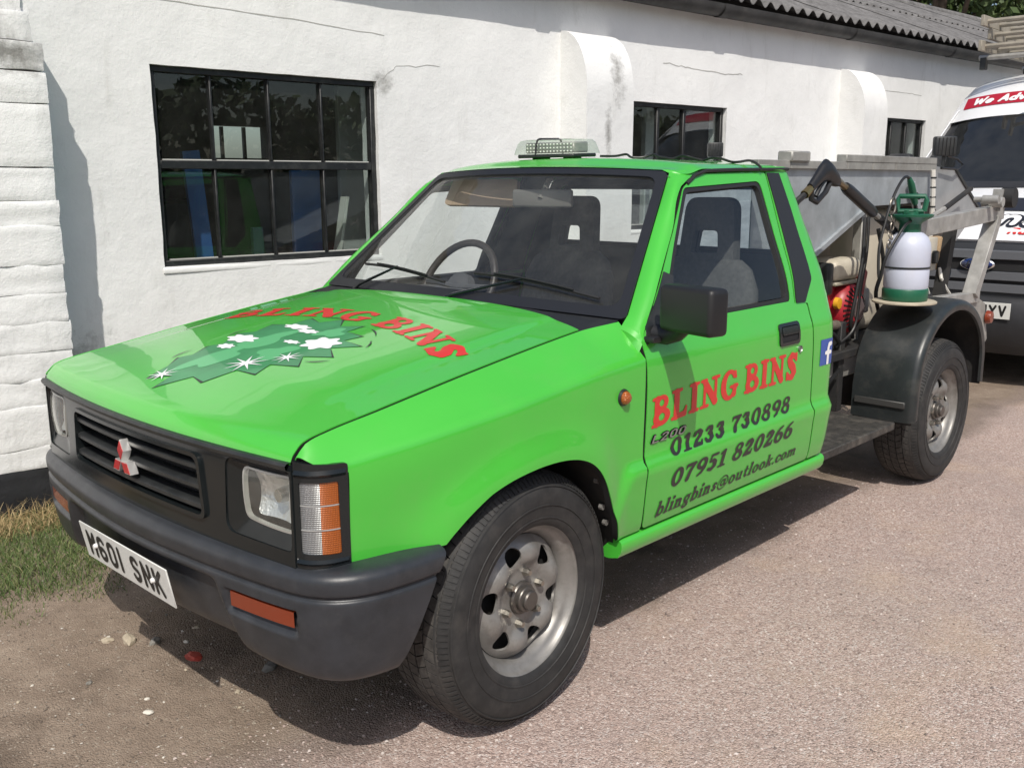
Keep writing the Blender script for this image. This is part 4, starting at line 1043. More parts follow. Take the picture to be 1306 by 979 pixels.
# ------------------------------------------------------------------ mirrors, repeater, wipers
for sg in (-1, 1):
    if sg > 0: continue
    m = empty('door_mirror'); m.parent = truck
    b = MB().box((.500+.0, sg*.945, 1.096), (.075, .205, .132), Matrix.Rotation(sg*R(12), 3, 'Z'), .016, 3)
    hs = b.build('mirror_housing', mat('mirror_black', (.012, .012, .013), .48, bump=.0003, bscale=600), m)
    MB().box((.5445, sg*.945-.009*0, 1.096), (.003, .175, .112), Matrix.Rotation(sg*R(12), 3, 'Z'), .001).build('mirror_glass', CHROME, m)
    # foot and arm down to the door corner
    P = [Vector((.525, sg*.800, 1.012)), Vector((.53, sg*.840, 1.008)), Vector((.525, sg*.88, 1.018)), Vector((.51, sg*.915, 1.045))]
    MB().tube(P, [.028, .026, .022, .022], 10).build('mirror_arm', MATS['mirror_black'], m)
    MB().box((.545, sg*.812, 1.000), (.15, .05, .018), None, .006, 2).build('mirror_foot', MATS['mirror_black'], m)
    y = -half(.345, .854)
    rp = empty('side_repeater'); rp.parent = truck
    MB().lathe([(.0, -.008), (.022, -.007), (.025, 0), (.025, .004)], (.345, y if sg < 0 else -y, .854), 'y', 24, None if sg < 0 else None).build('repeater_base', BLKP, rp)
    pf = [(0, -.024), (.010, -.022), (.017, -.016), (.020, -.006), (.020, 0)]
    if sg > 0: pf = [(r, -h) for r, h in pf]
    MB().lathe(pf, (.345, sg*abs(y), .854), 'y', 24).build('repeater_lens', MATS['amber_lamp_lens'], rp)
def wspt(y, v, off=.012):
    h = .735+(.560-.735)*v/.61; p = Vector(wsoff(off)(y/h*.65, v)); return p
for (yb, ytip, v1) in ((.02, -.62, .085), (.52, .02, .085)):
    wp = empty('wiper'); wp.parent = truck
    piv = wspt(yb, -.030, .004); tip = wspt(ytip+.30, .105, .016)
    a = MB(); a.tube([piv, piv.lerp(tip, .25)+Vector((-.006, 0, .010)), tip], [.009, .006, .004], 8)
    a.lathe([(.014, -.012), (.014, .012), (0, .014)], piv, 'z', 12)
    a.build('wiper_arm', BLKGLOSS, wp)
    bl = MB(); pts = [wspt(ytip+.53*k, .060+.050*math.sin(k*math.pi*.5), .010) for k in np.linspace(0, 1, 12)]
    bl.tube(pts, .0055, 6); pts2 = [p+Vector((-.006, 0, .008)) for p in pts[2:10]]; bl.tube(pts2, .003, 6); bl.build('wiper_blade', RUBBER, wp)
# ------------------------------------------------------------------ cab interior
TRIM = mat('grey_trim', (.055, .057, .062), .7, var=.15, vscale=20)
SEATM = mat('seat_fabric', (.085, .082, .082), .9, var=.2, vscale=60)
dash = MB()
rows = []
for y in np.linspace(-.70, .70, 24):
    a = y/.735; p = ws(a*.65, .03); dr = .03*math.exp(-((y-.36)/.17)**2)
    rows.append([(p[0]+.02, y, p[2]-.02), (p[0]+.12, y, 1.045), (.70, y, 1.030+dr), (.735, y, 1.00+dr), (.74, y, .90), (.70, y, .70), (.60, y, .55)])
dash.grid(rows); dash.build('dashboard', TRIM, truck)
stw = empty('steering_wheel'); stw.parent = truck
sc = Vector((.79, .33, 1.045)); rotw = Matrix.Rotation(R(-62), 3, 'Y')
pts = [sc+rotw @ Vector((.188*math.cos(a), .188*math.sin(a), 0)) for a in np.linspace(0, 2*math.pi, 41)]
MB().tube(pts, .0145, 10, False).build('steering_rim', mat('wheel_rim_vinyl', (.03, .025, .022), .45, bump=.001, bscale=80), stw)
s = MB(); s.lathe([(0, .01), (.06, .006), (.065, -.03), (0, -.05)], sc, 'z', 20, rotw)
for a in (R(10), R(170)): s.tube([sc, sc+rotw @ Vector((.18*math.sin(a)*.3, .18*math.cos(a), 0))], .013, 8)
s.tube([sc+rotw @ Vector((0, 0, -.04)), (.62, .33, .90)], .03, 10); s.build('steering_boss', TRIM, stw)
def seat(yc):
    t = empty('seat'); t.parent = truck
    lean = R(12)
    b = MB(); rows = []
    for k, (z, hw, th) in enumerate(((.68, .24, .09), (.80, .25, .10), (.95, .245, .10), (1.05, .235, .09), (1.12, .20, .075), (1.155, .15, .05))):
        x = 1.34+(z-.68)*math.tan(lean); ring = []
        for a in np.linspace(0, 2*math.pi, 24, endpoint=False):
            c, s_ = math.cos(a), math.sin(a); ring.append((x-th*.5*np.sign(c)*abs(c)**.5, yc+hw*np.sign(s_)*abs(s_)**.55, z))
        rows.append(ring)
    b.grid(rows, cv=True); b.F.append(tuple(range(len(b.V)-24, len(b.V)))); b.build('backrest', SEATM, t, angle=60)
    # headrest: arch with an opening
    o = rpoly([(-.125, 1.135, .02), (.125, 1.135, .02), (.105, 1.385, .06), (-.105, 1.385, .06)], 6)
    h = rpoly([(-.062, 1.175, .012), (.062, 1.175, .012), (.052, 1.262, .018), (-.052, 1.262, .018)], 5)
    for off, hint in ((.0, (-1, 0, 0)), (.045, (1, 0, 0))):
        panel('headrest', o, [h], lambda a, z: (1.43+(z-1.14)*.12+off-(.02 if off == 0 else -.0)*(1-(a/.13)**2), yc+a, z), SEATM, t, .03, hint, .03 if off == 0 else .02, fdir=(1, 0, 0) if off == 0 else (-1, 0, 0))
    MB().box((1.12, yc, .63), (.48, .50, .16), None, .05, 3).build('seat_cushion', SEATM, t)
seat(.30); seat(-.38)
# rear-view mirror, visors, headlining, pillar trims
rv = empty('interior_mirror'); rv.parent = truck
MB().box((.885, -.03, 1.385), (.022, .255, .066), Matrix.Rotation(R(10), 3, 'Z'), .010, 3).build('mirror_body', mat('mirror_grey', (.14, .135, .125), .5), rv)
MB().tube([(.875, -.03, 1.385), (.90, -.03, 1.42), (.94, -.03, 1.475)], .011, 8).build('mirror_stem', MATS['mirror_grey'], rv)
BEIGE = mat('beige_vinyl', (.36, .27, .19), .7, var=.1)
for yc in (.34, -.40):
    o = rpoly([(yc-.20, 1.355, .02), (yc+.20, 1.355, .02), (yc+.18, 1.455, .02), (yc-.18, 1.455, .02)])
    panel('sun_visor', o, [], lambda a, z: (.905+(z-1.355)*.4+.01 if yc > 0 else .98+(1.47-z)*1.6, a, z if yc > 0 else 1.47+(z-1.455)*.15), BEIGE if yc > 0 else TRIM, truck, .05, (-1, 0, 0), .018)
rows = [[(x, a*.575, 1.478+.022*(1-abs(a)**2.4)-.02*float(sstep(.12, 0, x-.90))) for a in np.linspace(-1, 1, 15)] for x in np.linspace(.90, 1.63, 8)]
MB().grid(rows).build('headlining', TRIM, truck)
panel('rear_trim', [(-.76, .45), (.76, .45), (.76, 1.05), (.62, 1.40), (.55, 1.47), (-.55, 1.47), (-.62, 1.40), (-.76, 1.05)], [bh], lambda y, z: (1.632, y, z), TRIM, truck, .06, (-1, 0, 0), 0)
for sg, m in ((-1, False), (1, True)):
    panel('door_card', [(.47, .45), (1.60, .45), (1.60, 1.02), (1.36, 1.035), (.55, 1.02), (.47, .98)], [], inset(side, .055), TRIM, doors[0 if sg < 0 else 1], .05, (0, 1, 0), 0, mirror=m)
    panel('pillar_card', [(1.372, 1.035), (1.62, 1.035), (1.62, 1.47), (1.44, 1.47)], [], inset(side, .03), TRIM, truck, .05, (0, 1, 0), 0, mirror=m)
# ------------------------------------------------------------------ lettering: glyphs as unions of round strokes, cut by marching squares
def st_(x, y0=.1, y1=.9, r=.12): return ('s', [(x, y0, r), (x, y1, r)])
def sf(x0, x1, y, r=.055): return ('s', [(x0, y, r), (x1, y, r)])
GL = {
 'B': (.80, [st_(.22), sf(.05, .40, .06), sf(.05, .40, .94), ('e', .40, .74, .28, .26), ('e', .42, .28, .36, .285), ('-e', .40, .745, .10, .11), ('-e', .42, .285, .125, .125)]),
 'L': (.74, [st_(.22), sf(.05, .42, .94), sf(.05, .62, .065, .06), ('s', [(.35, .10, .09), (.60, .12, .085), (.65, .32, .045)])]),
 'I': (.50, [st_(.24), sf(.06, .42, .06), sf(.06, .42, .94)]),
 'N': (.92, [st_(.19, .08, .88, .065), st_(.71, .1, .92, .065), ('s', [(.20, .86, .11), (.70, .13, .13)]), sf(.04, .26, .94), sf(.04, .36, .06), sf(.55, .86, .94)]),
 'G': (.90, [('e', .44, .5, .42, .52), ('-e', .47, .5, .19, .37), ('-s', [(.66, .60, .10), (.98, .60, .10)]), sf(.52, .86, .42), st_(.71, .14, .40, .10), ('s', [(.72, .90, .06), (.76, .72, .045)])]),
 'S': (.68, [('s', [(.58, .74, .07), (.50, .86, .10), (.32, .89, .12), (.19, .75, .13), (.27, .59, .15), (.42, .46, .155), (.49, .29, .14), (.39, .13, .12), (.22, .12, .10), (.11, .26, .07)]), ('s', [(.60, .94, .045), (.60, .70, .05)]), ('s', [(.08, .06, .045), (.08, .30, .05)])]),
 '0': (.74, [('e', .36, .5, .33, .52), ('-e', .36, .5, .115, .35)]),
 '1': (.56, [st_(.28, .1, .9, .11), sf(.08, .48, .06), ('s', [(.08, .80, .06), (.26, .92, .08)])]),
 '2': (.70, [('s', [(.13, .70, .10), (.20, .86, .10), (.36, .90, .11), (.49, .76, .125), (.44, .56, .125), (.28, .36, .10), (.14, .16, .09)]), ('s', [(.12, .11, .09), (.40, .13, .11), (.55, .11, .09), (.60, .30, .05)])]),
 '3': (.68, [('s', [(.13, .76, .09), (.22, .90, .09), (.40, .86, .11), (.43, .68, .115), (.28, .55, .07)]), ('s', [(.28, .54, .07), (.46, .46, .115), (.50, .27, .13), (.36, .10, .10), (.18, .12, .09), (.11, .26, .08)])]),
 '5': (.68, [sf(.17, .54, .91, .075), ('s', [(.17, .9, .06), (.14, .56, .06)]), ('s', [(.15, .56, .06), (.34, .60, .10), (.48, .45, .125), (.48, .26, .13), (.32, .09, .10), (.13, .16, .09)])]),
 '6': (.72, [('e', .36, .31, .33, .33), ('-e', .36, .31, .115, .17), ('s', [(.12, .36, .09), (.17, .62, .105), (.30, .83, .085), (.50, .94, .06)])]),
 '9': (.72, [('e', .36, .69, .33, .33), ('-e', .36, .69, .115, .17), ('s', [(.60, .64, .09), (.55, .38, .105), (.42, .17, .085), (.22, .06, .06)])]),
 '7': (.66, [sf(.10, .56, .89, .095), ('s', [(.54, .88, .09), (.34, .5, .11), (.26, .10, .125)]), ('s', [(.08, .92, .045), (.07, .70, .035)])]),
 '8': (.72, [('e', .35, .75, .27, .27), ('e', .35, .28, .33, .30), ('-e', .35, .755, .095, .125), ('-e', .35, .28, .125, .15)]),
 'b': (.66, [st_(.17, .05, .90, .10), sf(.04, .2, .93, .045), ('e', .36, .30, .28, .32), ('-e', .37, .30, .09, .20)]),
 'l': (.38, [st_(.18, .08, .90, .10), sf(.04, .2, .93, .045), sf(.04, .33, .045, .045)]),
 'i': (.38, [st_(.18, .08, .54, .10), sf(.04, .2, .57, .045), sf(.04, .33, .045, .045), ('e', .18, .85, .12, .12)]),
 'n': (.70, [st_(.16, .06, .54, .09), sf(.03, .3, .045, .045), sf(.03, .18, .57, .045), ('s', [(.18, .42, .06), (.32, .55, .08), (.46, .48, .095), (.48, .08, .095)]), sf(.36, .62, .045, .045)]),
 'g': (.62, [('e', .29, .38, .26, .25), ('-e', .29, .38, .085, .13), ('s', [(.47, .56, .07), (.55, .60, .05)]), ('s', [(.22, .13, .06), (.46, .04, .08), (.48, -.13, .08), (.26, -.22, .075), (.09, -.12, .06), (.16, .02, .05)])]),
 's': (.52, [('s', [(.42, .44, .05), (.36, .53, .065), (.22, .54, .075), (.14, .44, .08), (.22, .33, .09), (.34, .24, .09), (.36, .14, .08), (.24, .06, .07), (.09, .14, .055)])]),
 '@': (1.0, [('e', .48, .36, .46, .50), ('-e', .48, .36, .38, .42), ('e', .45, .36, .22, .25), ('-e', .46, .36, .10, .15), ('s', [(.66, .58, .05), (.64, .18, .06), (.80, .20, .04)])]),
 'o': (.66, [('e', .32, .30, .30, .325), ('-e', .32, .30, .105, .215)]),
 'u': (.70, [('s', [(.15, .54, .09), (.15, .18, .09), (.24, .06, .08), (.40, .10, .07)]), st_(.48, .06, .54, .09), sf(.03, .17, .57, .045), sf(.36, .5, .57, .045), sf(.48, .62, .045, .045)]),
 't': (.48, [('s', [(.20, .78, .085), (.20, .16, .095), (.28, .06, .075), (.40, .12, .05)]), sf(.05, .40, .56, .05)]),
 'k': (.70, [st_(.16, .06, .90, .095), sf(.03, .2, .93, .045), sf(.03, .3, .045, .045), ('s', [(.22, .26, .06), (.50, .54, .06)]), ('s', [(.30, .34, .085), (.52, .07, .095)]), sf(.38, .6, .57, .04)]),
 '.': (.26, [('e', .12, .08, .10, .10)]),
 'c': (.58, [('e', .32, .30, .30, .325), ('-e', .36, .30, .13, .215), ('-s', [(.46, .30, .08), (.8, .30, .08)]), ('e', .46, .46, .08, .08)]),
 'm': (1.02, [st_(.16, .06, .54, .09), st_(.48, .06, .48, .09), sf(.03, .18, .57, .045), ('s', [(.18, .42, .06), (.32, .55, .08), (.46, .48, .09)]), ('s', [(.50, .42, .06), (.64, .55, .08), (.78, .48, .09), (.80, .08, .09)]), sf(.04, .28, .045, .045), sf(.70, .94, .045, .045)]),
}
q_ = .085
def ln(*p, r=q_): return ('s', [(x, y, r) for x, y in p])
def arc(cx, cy, rx, ry, a0, a1, n=12, r=q_): return ('s', [(cx+rx*math.cos(R(a)), cy+ry*math.sin(R(a)), r) for a in np.linspace(a0, a1, n)])
a_, b_ = .09, .91; m_ = .315; e_ = .54
SANS = {
 'M': (.66, [ln((a_, a_), (a_, b_)), ln((e_, a_), (e_, b_)), ln((a_, b_), (m_, .45), (e_, b_))]),
 '6': (.66, [arc(m_, .30, .225, .21, 0, 360, 20), ln((a_, .32), (a_, .66)), arc(m_, .68, .225, .23, 180, 30, 10)]),
 '0': (.66, [arc(m_, .30, .225, .21, 180, 360, 10), arc(m_, .70, .225, .21, 0, 180, 10), ln((a_, .3), (a_, .7)), ln((e_, .3), (e_, .7))]),
 '1': (.30, [ln((.13, a_), (.13, b_))]),
 'S': (.66, [arc(m_, .70, .215, .205, 25, 180, 10), ln((.10, .68), (.16, .56), (.47, .44), (.53, .32)), arc(m_, .30, .215, .205, -155, 0, 10)]),
 'N': (.66, [ln((a_, a_), (a_, b_)), ln((e_, a_), (e_, b_)), ln((a_, b_), (e_, a_))]),
 'K': (.66, [ln((a_, a_), (a_, b_)), ln((a_, .42), (.52, b_)), ln((.22, .55), (.54, a_))]),
 'U': (.66, [ln((a_, .3), (a_, b_)), ln((e_, .3), (e_, b_)), arc(m_, .30, .225, .21, 180, 360, 10)]),
 'Y': (.66, [ln((a_-.02, b_), (m_, .48), (e_+.02, b_)), ln((m_, .48), (m_, a_))]),
 'V': (.66, [ln((a_-.02, b_), (m_, a_), (e_+.02, b_))]),
 'E': (.62, [ln((a_, a_), (a_, b_)), ln((a_, b_), (.5, b_)), ln((a_, .5), (.44, .5)), ln((a_, a_), (.5, a_))]),
 '5': (.66, [ln((.5, b_), (.12, b_), (.10, .56)), arc(m_, .32, .22, .23, 130, -150, 14)]),
 'L': (.60, [ln((a_, b_), (a_, a_), (.52, a_))]),
 '2': (.66, [arc(m_, .70, .22, .21, 170, -20, 10), ln((.51, .62), (a_, a_), (.55, a_))]),
 'W': (.95, [ln((.05, b_), (.25, a_), (.45, .75), (.65, a_), (.86, b_))]),
 'A': (.72, [ln((.06, a_), (.34, b_), (.62, a_)), ln((.18, .34), (.50, .34))]),
 'e': (.58, [arc(.27, .32, .20, .24, 0, 310, 16), ln((.08, .34), (.46, .34))]),
 'd': (.60, [arc(.27, .32, .20, .24, 0, 360, 18), ln((.47, a_), (.47, b_))]),
 'v': (.54, [ln((.05, .56), (.25, a_), (.46, .56))]),
 'i': (.26, [ln((.11, a_), (.11, .54)), ('e', .11, .84, .09, .09)]),
 's': (.54, [arc(.26, .44, .15, .12, 30, 180, 8), ln((.11, .44), (.20, .35), (.34, .29), (.41, .20)), arc(.26, .20, .15, .12, -150, 0, 8)]),
 'n': (.60, [ln((a_, a_), (a_, .56)), arc(.28, .36, .19, .20, 180, 0, 8), ln((.47, .36), (.47, a_))]),
 'g': (.60, [arc(.27, .32, .20, .24, 0, 360, 18), ln((.47, .56), (.47, -.1)), arc(.27, -.10, .2, .14, 0, -150, 8)]),
 'R': (.64, [ln((a_, a_), (a_, b_)), ln((a_, b_), (.35, b_)), arc(.35, .70, .17, .21, 90, -90, 8), ln((.35, .49), (a_, .49)), ln((.3, .48), (.53, a_))]),
 'u': (.58, [ln((a_, .56), (a_, .28)), arc(.28, .28, .19, .19, 180, 360, 8), ln((.47, .56), (.47, a_))]),
 'b': (.60, [arc(.30, .32, .20, .24, 0, 360, 18), ln((a_, a_), (a_, b_))]),
 'F': (.58, [ln((a_, a_), (a_, b_)), ln((a_, b_), (.5, b_)), ln((a_, .5), (.42, .5))]),
 'o': (.58, [arc(.27, .32, .20, .24, 0, 360, 18)]),
 'r': (.42, [ln((a_, a_), (a_, .56)), arc(.28, .38, .19, .18, 180, 60, 6)]),
}
def gfield(ops, X, Y):
    f = np.full(X.shape, 9.)
    for op in ops:
        k = op[0]
        if k.endswith('e'):
            _, cx, cy, rx, ry = op; d = (np.sqrt(((X-cx)/rx)**2+((Y-cy)/ry)**2)-1)*min(rx, ry)
        else:
            d = np.full(X.shape, 9.); P = op[1]
            for (x0, y0, r0), (x1, y1, r1) in zip(P[:-1], P[1:]):
                L = (x1-x0)**2+(y1-y0)**2; t = np.clip(((X-x0)*(x1-x0)+(Y-y0)*(y1-y0))/max(L, 1e-9), 0, 1)
                d = np.minimum(d, np.hypot(X-x0-t*(x1-x0), Y-y0-t*(y1-y0))-(r0+(r1-r0)*t))
        f = np.maximum(f, -d) if k[0] == '-' else np.minimum(f, d)
    return f
GC = {}
def gmesh(font, ch, n=30, grow=0.):
    key = (id(font), ch, n, grow)
    if key in GC: return GC[key]
    w, ops = font[ch]; s = 1.0/n; X, Y = np.meshgrid(np.arange(-.12, w+.12, s), np.arange(-.40, 1.12, s), indexing='ij')
    f = gfield(ops, X, Y)-grow; f[np.abs(f) < 1e-4] = -1e-4; ins = f < 0
    V = []; F = []; idx = {}
    def vid(p):
        k = (round(p[0], 5), round(p[1], 5))
        if k not in idx: idx[k] = len(V); V.append(k)
        return idx[k]
    c4 = ins[:-1, :-1].astype(int)+ins[1:, :-1]+ins[1:, 1:]+ins[:-1, 1:]
    for i, j in zip(*np.nonzero(c4)):
        cs = [(i, j), (i+1, j), (i+1, j+1), (i, j+1)]; poly = []
        for a in range(4):
            A = cs[a]; B = cs[(a+1) % 4]; fa, fb = f[A], f[B]
            if fa < 0: poly.append((X[A], Y[A]))
            if (fa < 0) != (fb < 0):
                t = fa/(fa-fb); poly.append((X[A]+(X[B]-X[A])*t, Y[A]+(Y[B]-Y[A])*t))
        ids = [vid(p) for p in poly]
        if len(set(ids)) >= 3: F.append(ids)
    GC[key] = (w, V, F); return GC[key]
def lettering(name, text, font, mapf, material, parent, n=30, space=.04, slant=0., gap=.34, grow=0., hint=None):
    # mapf(u in 0..1 along the line, v in letter heights, total advance) -> 3D
    adv = 0; items = []
    for ch in text:
        if ch == ' ': adv += gap; continue
        items.append((adv, ch)); adv += font[ch][0]+space
    tot = adv-space; k = 0
    for word in text.split(' '):                     # one part for each word
        b = MB()
        for x0, ch in items[k:k+len(word)]:
            w, V, F = gmesh(font, ch, n, grow)
            b.add([mapf((x0+x+slant*y)/tot, y) for x, y in V], F)
        k += len(word)
        o = b.build(name, material, parent, smooth=False, fix=False)
        if hint is not None:
            me = o.data; N = np.array([tuple(p.normal) for p in me.polygons])
            if N.sum(0)@np.array(hint) < 0: me.flip_normals()
    return o
REDV = mat('red_vinyl', (.58, .028, .02), .35, coat=.2)
BLKV = mat('black_vinyl', (.022, .020, .020), .4, coat=.1)
_dg = bpy.data.objects
def _bvh(o):
    me = o.data; return BVHTree.FromPolygons([tuple(v.co) for v in me.vertices], [tuple(p.vertices) for p in me.polygons])
DBV = _bvh(doors[0])
def dpt(x, z, off=.0016):
    h = DBV.ray_cast(Vector((x, -1.2, z)), Vector((0, 1, 0)), 1.0)
    y = h[0].y if h[0] is not None and h[0].y < -.7 else -half(x, z)
    return (x, y-off, z)
def doormap(x0, x1, zb0, zb1, zt0, zt1, arch=0):
    def f(u, v):
        x = x0+(x1-x0)*u; zb = zb0+(zb1-zb0)*u+arch*4*u*(1-u); zt = zt0+(zt1-zt0)*u+arch*4*u*(1-u); z = zb+(zt-zb)*v
        return dpt(x, z)
    return f
for k, m in enumerate((False, True)):
    def mm(f):
        if not m: return f
        return lambda u, v: (lambda p: (p[0], -p[1], p[2]))(f(1-u, v))
    D_ = doors[k]; hh = (0, 1 if m else -1, 0)
    lettering('door_lettering', 'BLING BINS', GL, mm(doormap(.483, 1.350, .736, .757, .828, .858, .010)), REDV, D_, 32, .03, 0, .30, hint=hh)
    lettering('phone_lettering', '01233 730898', GL, mm(doormap(.575, 1.315, .634, .646, .686, .702, .0)), BLKV, D_, 24, .02, .16, .36, hint=hh)
    lettering('phone_lettering', '07951 820266', GL, mm(doormap(.575, 1.325, .535, .552, .592, .612, .0)), BLKV, D_, 24, .02, .16, .36, hint=hh)
    lettering('email_lettering', 'blingbins@outlook.com', GL, mm(doormap(.520, 1.385, .453, .472, .503, .517, .0)), BLKV, D_, 22, .02, .22, .3, hint=hh)
    lt = lambda f: f
    # model badge, raised chrome on black
    def badge(off):
        return lambda u, v: (.482+.172*u, (1 if m else -1)*(half(.56, .70)+off), .692+.024*v+.001*u) if not m else (.654-.172*u, half(.56, .70)+off, .692+.024*v)
    lettering('model_badge_backing', 'L200', SANS, badge(.002), BLKGLOSS, D_, 20, .12, .25, .3, .07, hint=hh)
    lettering('model_badge', 'L200', SANS, badge(.005), mat('badge_grey', (.33, .33, .32), .35, .6), D_, 20, .12, .25, .3, -.02, hint=hh)
    # blue square sticker with a white f on the quarter panel
    q = quarters[k]
    panel('square_sticker', [(1.522, .779), (1.618, .779), (1.618, .876), (1.522, .876)], [], inset(side, -.0015), mat('blue_vinyl', (.035, .09, .36), .35), q, .02, (0, -1, 0), 0, mirror=m)
    fops = {'f': (1, [('s', [(.60, .02, .085), (.60, .62, .085), (.66, .78, .085), (.80, .80, .08)]), ('s', [(.42, .47, .075), (.80, .47, .075)])])}
    def fm(u, v):
        x = 1.522+.096*u; z = .779+.097*v; z = min(max(z, .7795), .8755)
        p = (x, -half(x, z)-.003, z); return p if not m else (p[0], -p[1], p[2])
    def fm2(u, v): return fm(u, v) if not m else fm(u, v)
    lettering('sticker_letter', 'f', fops, (lambda u, v: fm(u, v)) if not m else (lambda u, v: (lambda p: (1.522+1.618-p[0], p[1], p[2]))(fm(u, v))), mat('white_vinyl', (.8, .8, .8), .35), q, 26, 0, 0, hint=hh)
# bonnet lettering on an arc
def hoodmap(u, v, off=.0016):
    ang = R(27.5-56*u); r = 1.150+.105*v; x = -1.128+r*math.cos(ang); y = r*math.sin(ang)*1.0
    y = max(-.683, min(.683, y)); x = min(x, hrear(y)-.004)
    p = hood(x, y); return (p[0], p[1], p[2]+off)
lettering('bonnet_lettering', 'BLING BINS', GL, hoodmap, REDV, bonnet, 30, .06, 0, .34, hint=(0, 0, 1))
# abstract splash print: darker green burst, white suds and sparkles
def onhood(off):
    def f(x, y):
        p = hood(x, y); return (p[0], p[1], p[2]+off)
    return f
sp = [(-.575, .115), (-.50, .150), (-.445, .188), (-.415, .165), (-.345, .200), (-.310, .176), (-.225, .232), (-.19, .195), (-.115, .215), (-.09, .155), (-.015, .145), (-.035, .075), (.015, .02), (-.038, -.04), (-.01, -.115), (-.070, -.115), (-.085, -.205), (-.135, -.19), (-.150, -.285), (-.20, -.215), (-.250, -.290), (-.285, -.205), (-.342, -.265), (-.37, -.175), (-.435, -.205), (-.44, -.12), (-.53, -.10), (-.52, -.03), (-.605, .02), (-.54, .05)]
SPL = mat('dark_green_print', (.05, .29, .105), .4, coat=.3, col2=(.03, .19, .07), vscale=7)
spc = np.array(sp).mean(0)
panel('splash_outline', [tuple(spc+(np.array(p)-spc)*(1.035 if k % 2 == 0 else 1.006)) for k, p in enumerate(sp)], [], onhood(.0009), BLKV, bonnet, .02, (0, 0, 1), 0)
panel('splash_print', sp, [], onhood(.0014), SPL, bonnet, .02, (0, 0, 1), 0)
SPL2 = mat('mid_green_print', (.10, .42, .17), .4, coat=.3)
def wob(cx, cy, rx, ry, ph): return [(cx+rx*(1+.25*math.sin(3*t+ph)+.12*math.sin(5*t+2*ph))*math.cos(t), cy+ry*(1+.25*math.sin(3*t+ph)+.12*math.sin(5*t+2*ph))*math.sin(t)) for t in np.linspace(0, 2*math.pi, 44, endpoint=False)]
for (cx, cy, rx, ry, ph) in ((-.40, .06, .10, .055, .4), (-.23, .06, .09, .05, 1.7), (-.30, -.09, .06, .05, 2.9), (-.10, -.08, .04, .05, .9)):
    panel('splash_tone', wob(cx, cy, rx, ry, ph), [], onhood(.0020), SPL2, bonnet, .02, (0, 0, 1), 0)
for (a, b_, c_) in (((-.06, -.24), (-.03, -.21), (-.02, -.17)), ((-.27, -.31), (-.30, -.29), (-.31, -.25)), ((-.46, .21), (-.43, .225), (-.39, .22)), ((-.25, .25), (-.22, .262), (-.18, .25)), ((.01, .10), (.025, .07), (.03, .03)), ((-.15, -.31), (-.12, -.30), (-.10, -.27))):
    P = [np.array(a)*(1-t)**2+np.array(b_)*2*t*(1-t)+np.array(c_)*t*t for t in np.linspace(0, 1, 8)]; rows = []
    for k, p in enumerate(P):
        d = P[min(k+1, 7)]-P[max(k-1, 0)]; n_ = np.array([-d[1], d[0]]); n_ /= np.linalg.norm(n_); w_ = .0028*math.sin(math.pi*(k+.6)/8.2); rows.append([onhood(.0022)(*(p-n_*w_)), onhood(.0022)(*(p+n_*w_))])
    MB().grid(rows).build('splash_stroke', BLKV, bonnet)
WV = mat('white_vinyl', (.8, .8, .8), .35)
def blob(cx, cy, rx, ry, ph, n=7):
    return [(cx+rx*(1+.18*math.cos(n*t+ph))*math.cos(t), cy+ry*(1+.18*math.cos(n*t+ph))*math.sin(t)) for t in np.linspace(0, 2*math.pi, 40, endpoint=False)]
for (cx, cy, rx, ry, ph) in ((-.255, .160, .030, .065, 0), (-.325, .135, .018, .035, 1), (-.10, .095, .020, .060, 2), (-.12, .01, .016, .045, .5), (-.185, -.150, .048, .062, 1.2), (-.215, -.045, .012, .035, 2)):
    panel('suds_print', blob(cx, cy, rx, ry, ph), [], onhood(.0026), WV, bonnet, .02, (0, 0, 1), 0)
def star(cx, cy, r, n=9):
    return [(cx+(r if k % 2 == 0 else r*.22)*math.cos(math.pi*k/n), cy+(r if k % 2 == 0 else r*.22)*1.1*math.sin(math.pi*k/n)) for k in range(2*n)]
for c in ((-.397, -.096, .062), (-.313, -.17, .045), (-.55, .091, .045)):
    panel('sparkle_print', star(*c), [], onhood(.0033), WV, bonnet, .02, (0, 0, 1), 0)
# number plate characters and screws
pm = lambda u, v: tuple(plate_c+prot @ Vector((-.0034, .225-.45*u, -.0395+.079*v)))
lettering('plate_characters', 'M601 SNK', SANS, pm, mat('plate_black', (.012, .012, .012), .5), npb, 26, .14, 0, .52, .008, hint=(-1, 0, 0))
for y in (.172, -.172):
    MB().lathe([(0, -.010), (.006, -.009), (.0075, -.004), (.0075, 0)], plate_c+prot @ Vector((-.002, y, .0)), 'x', 12).build('plate_screw', mat('white_cap', (.8, .8, .78), .4), npb)
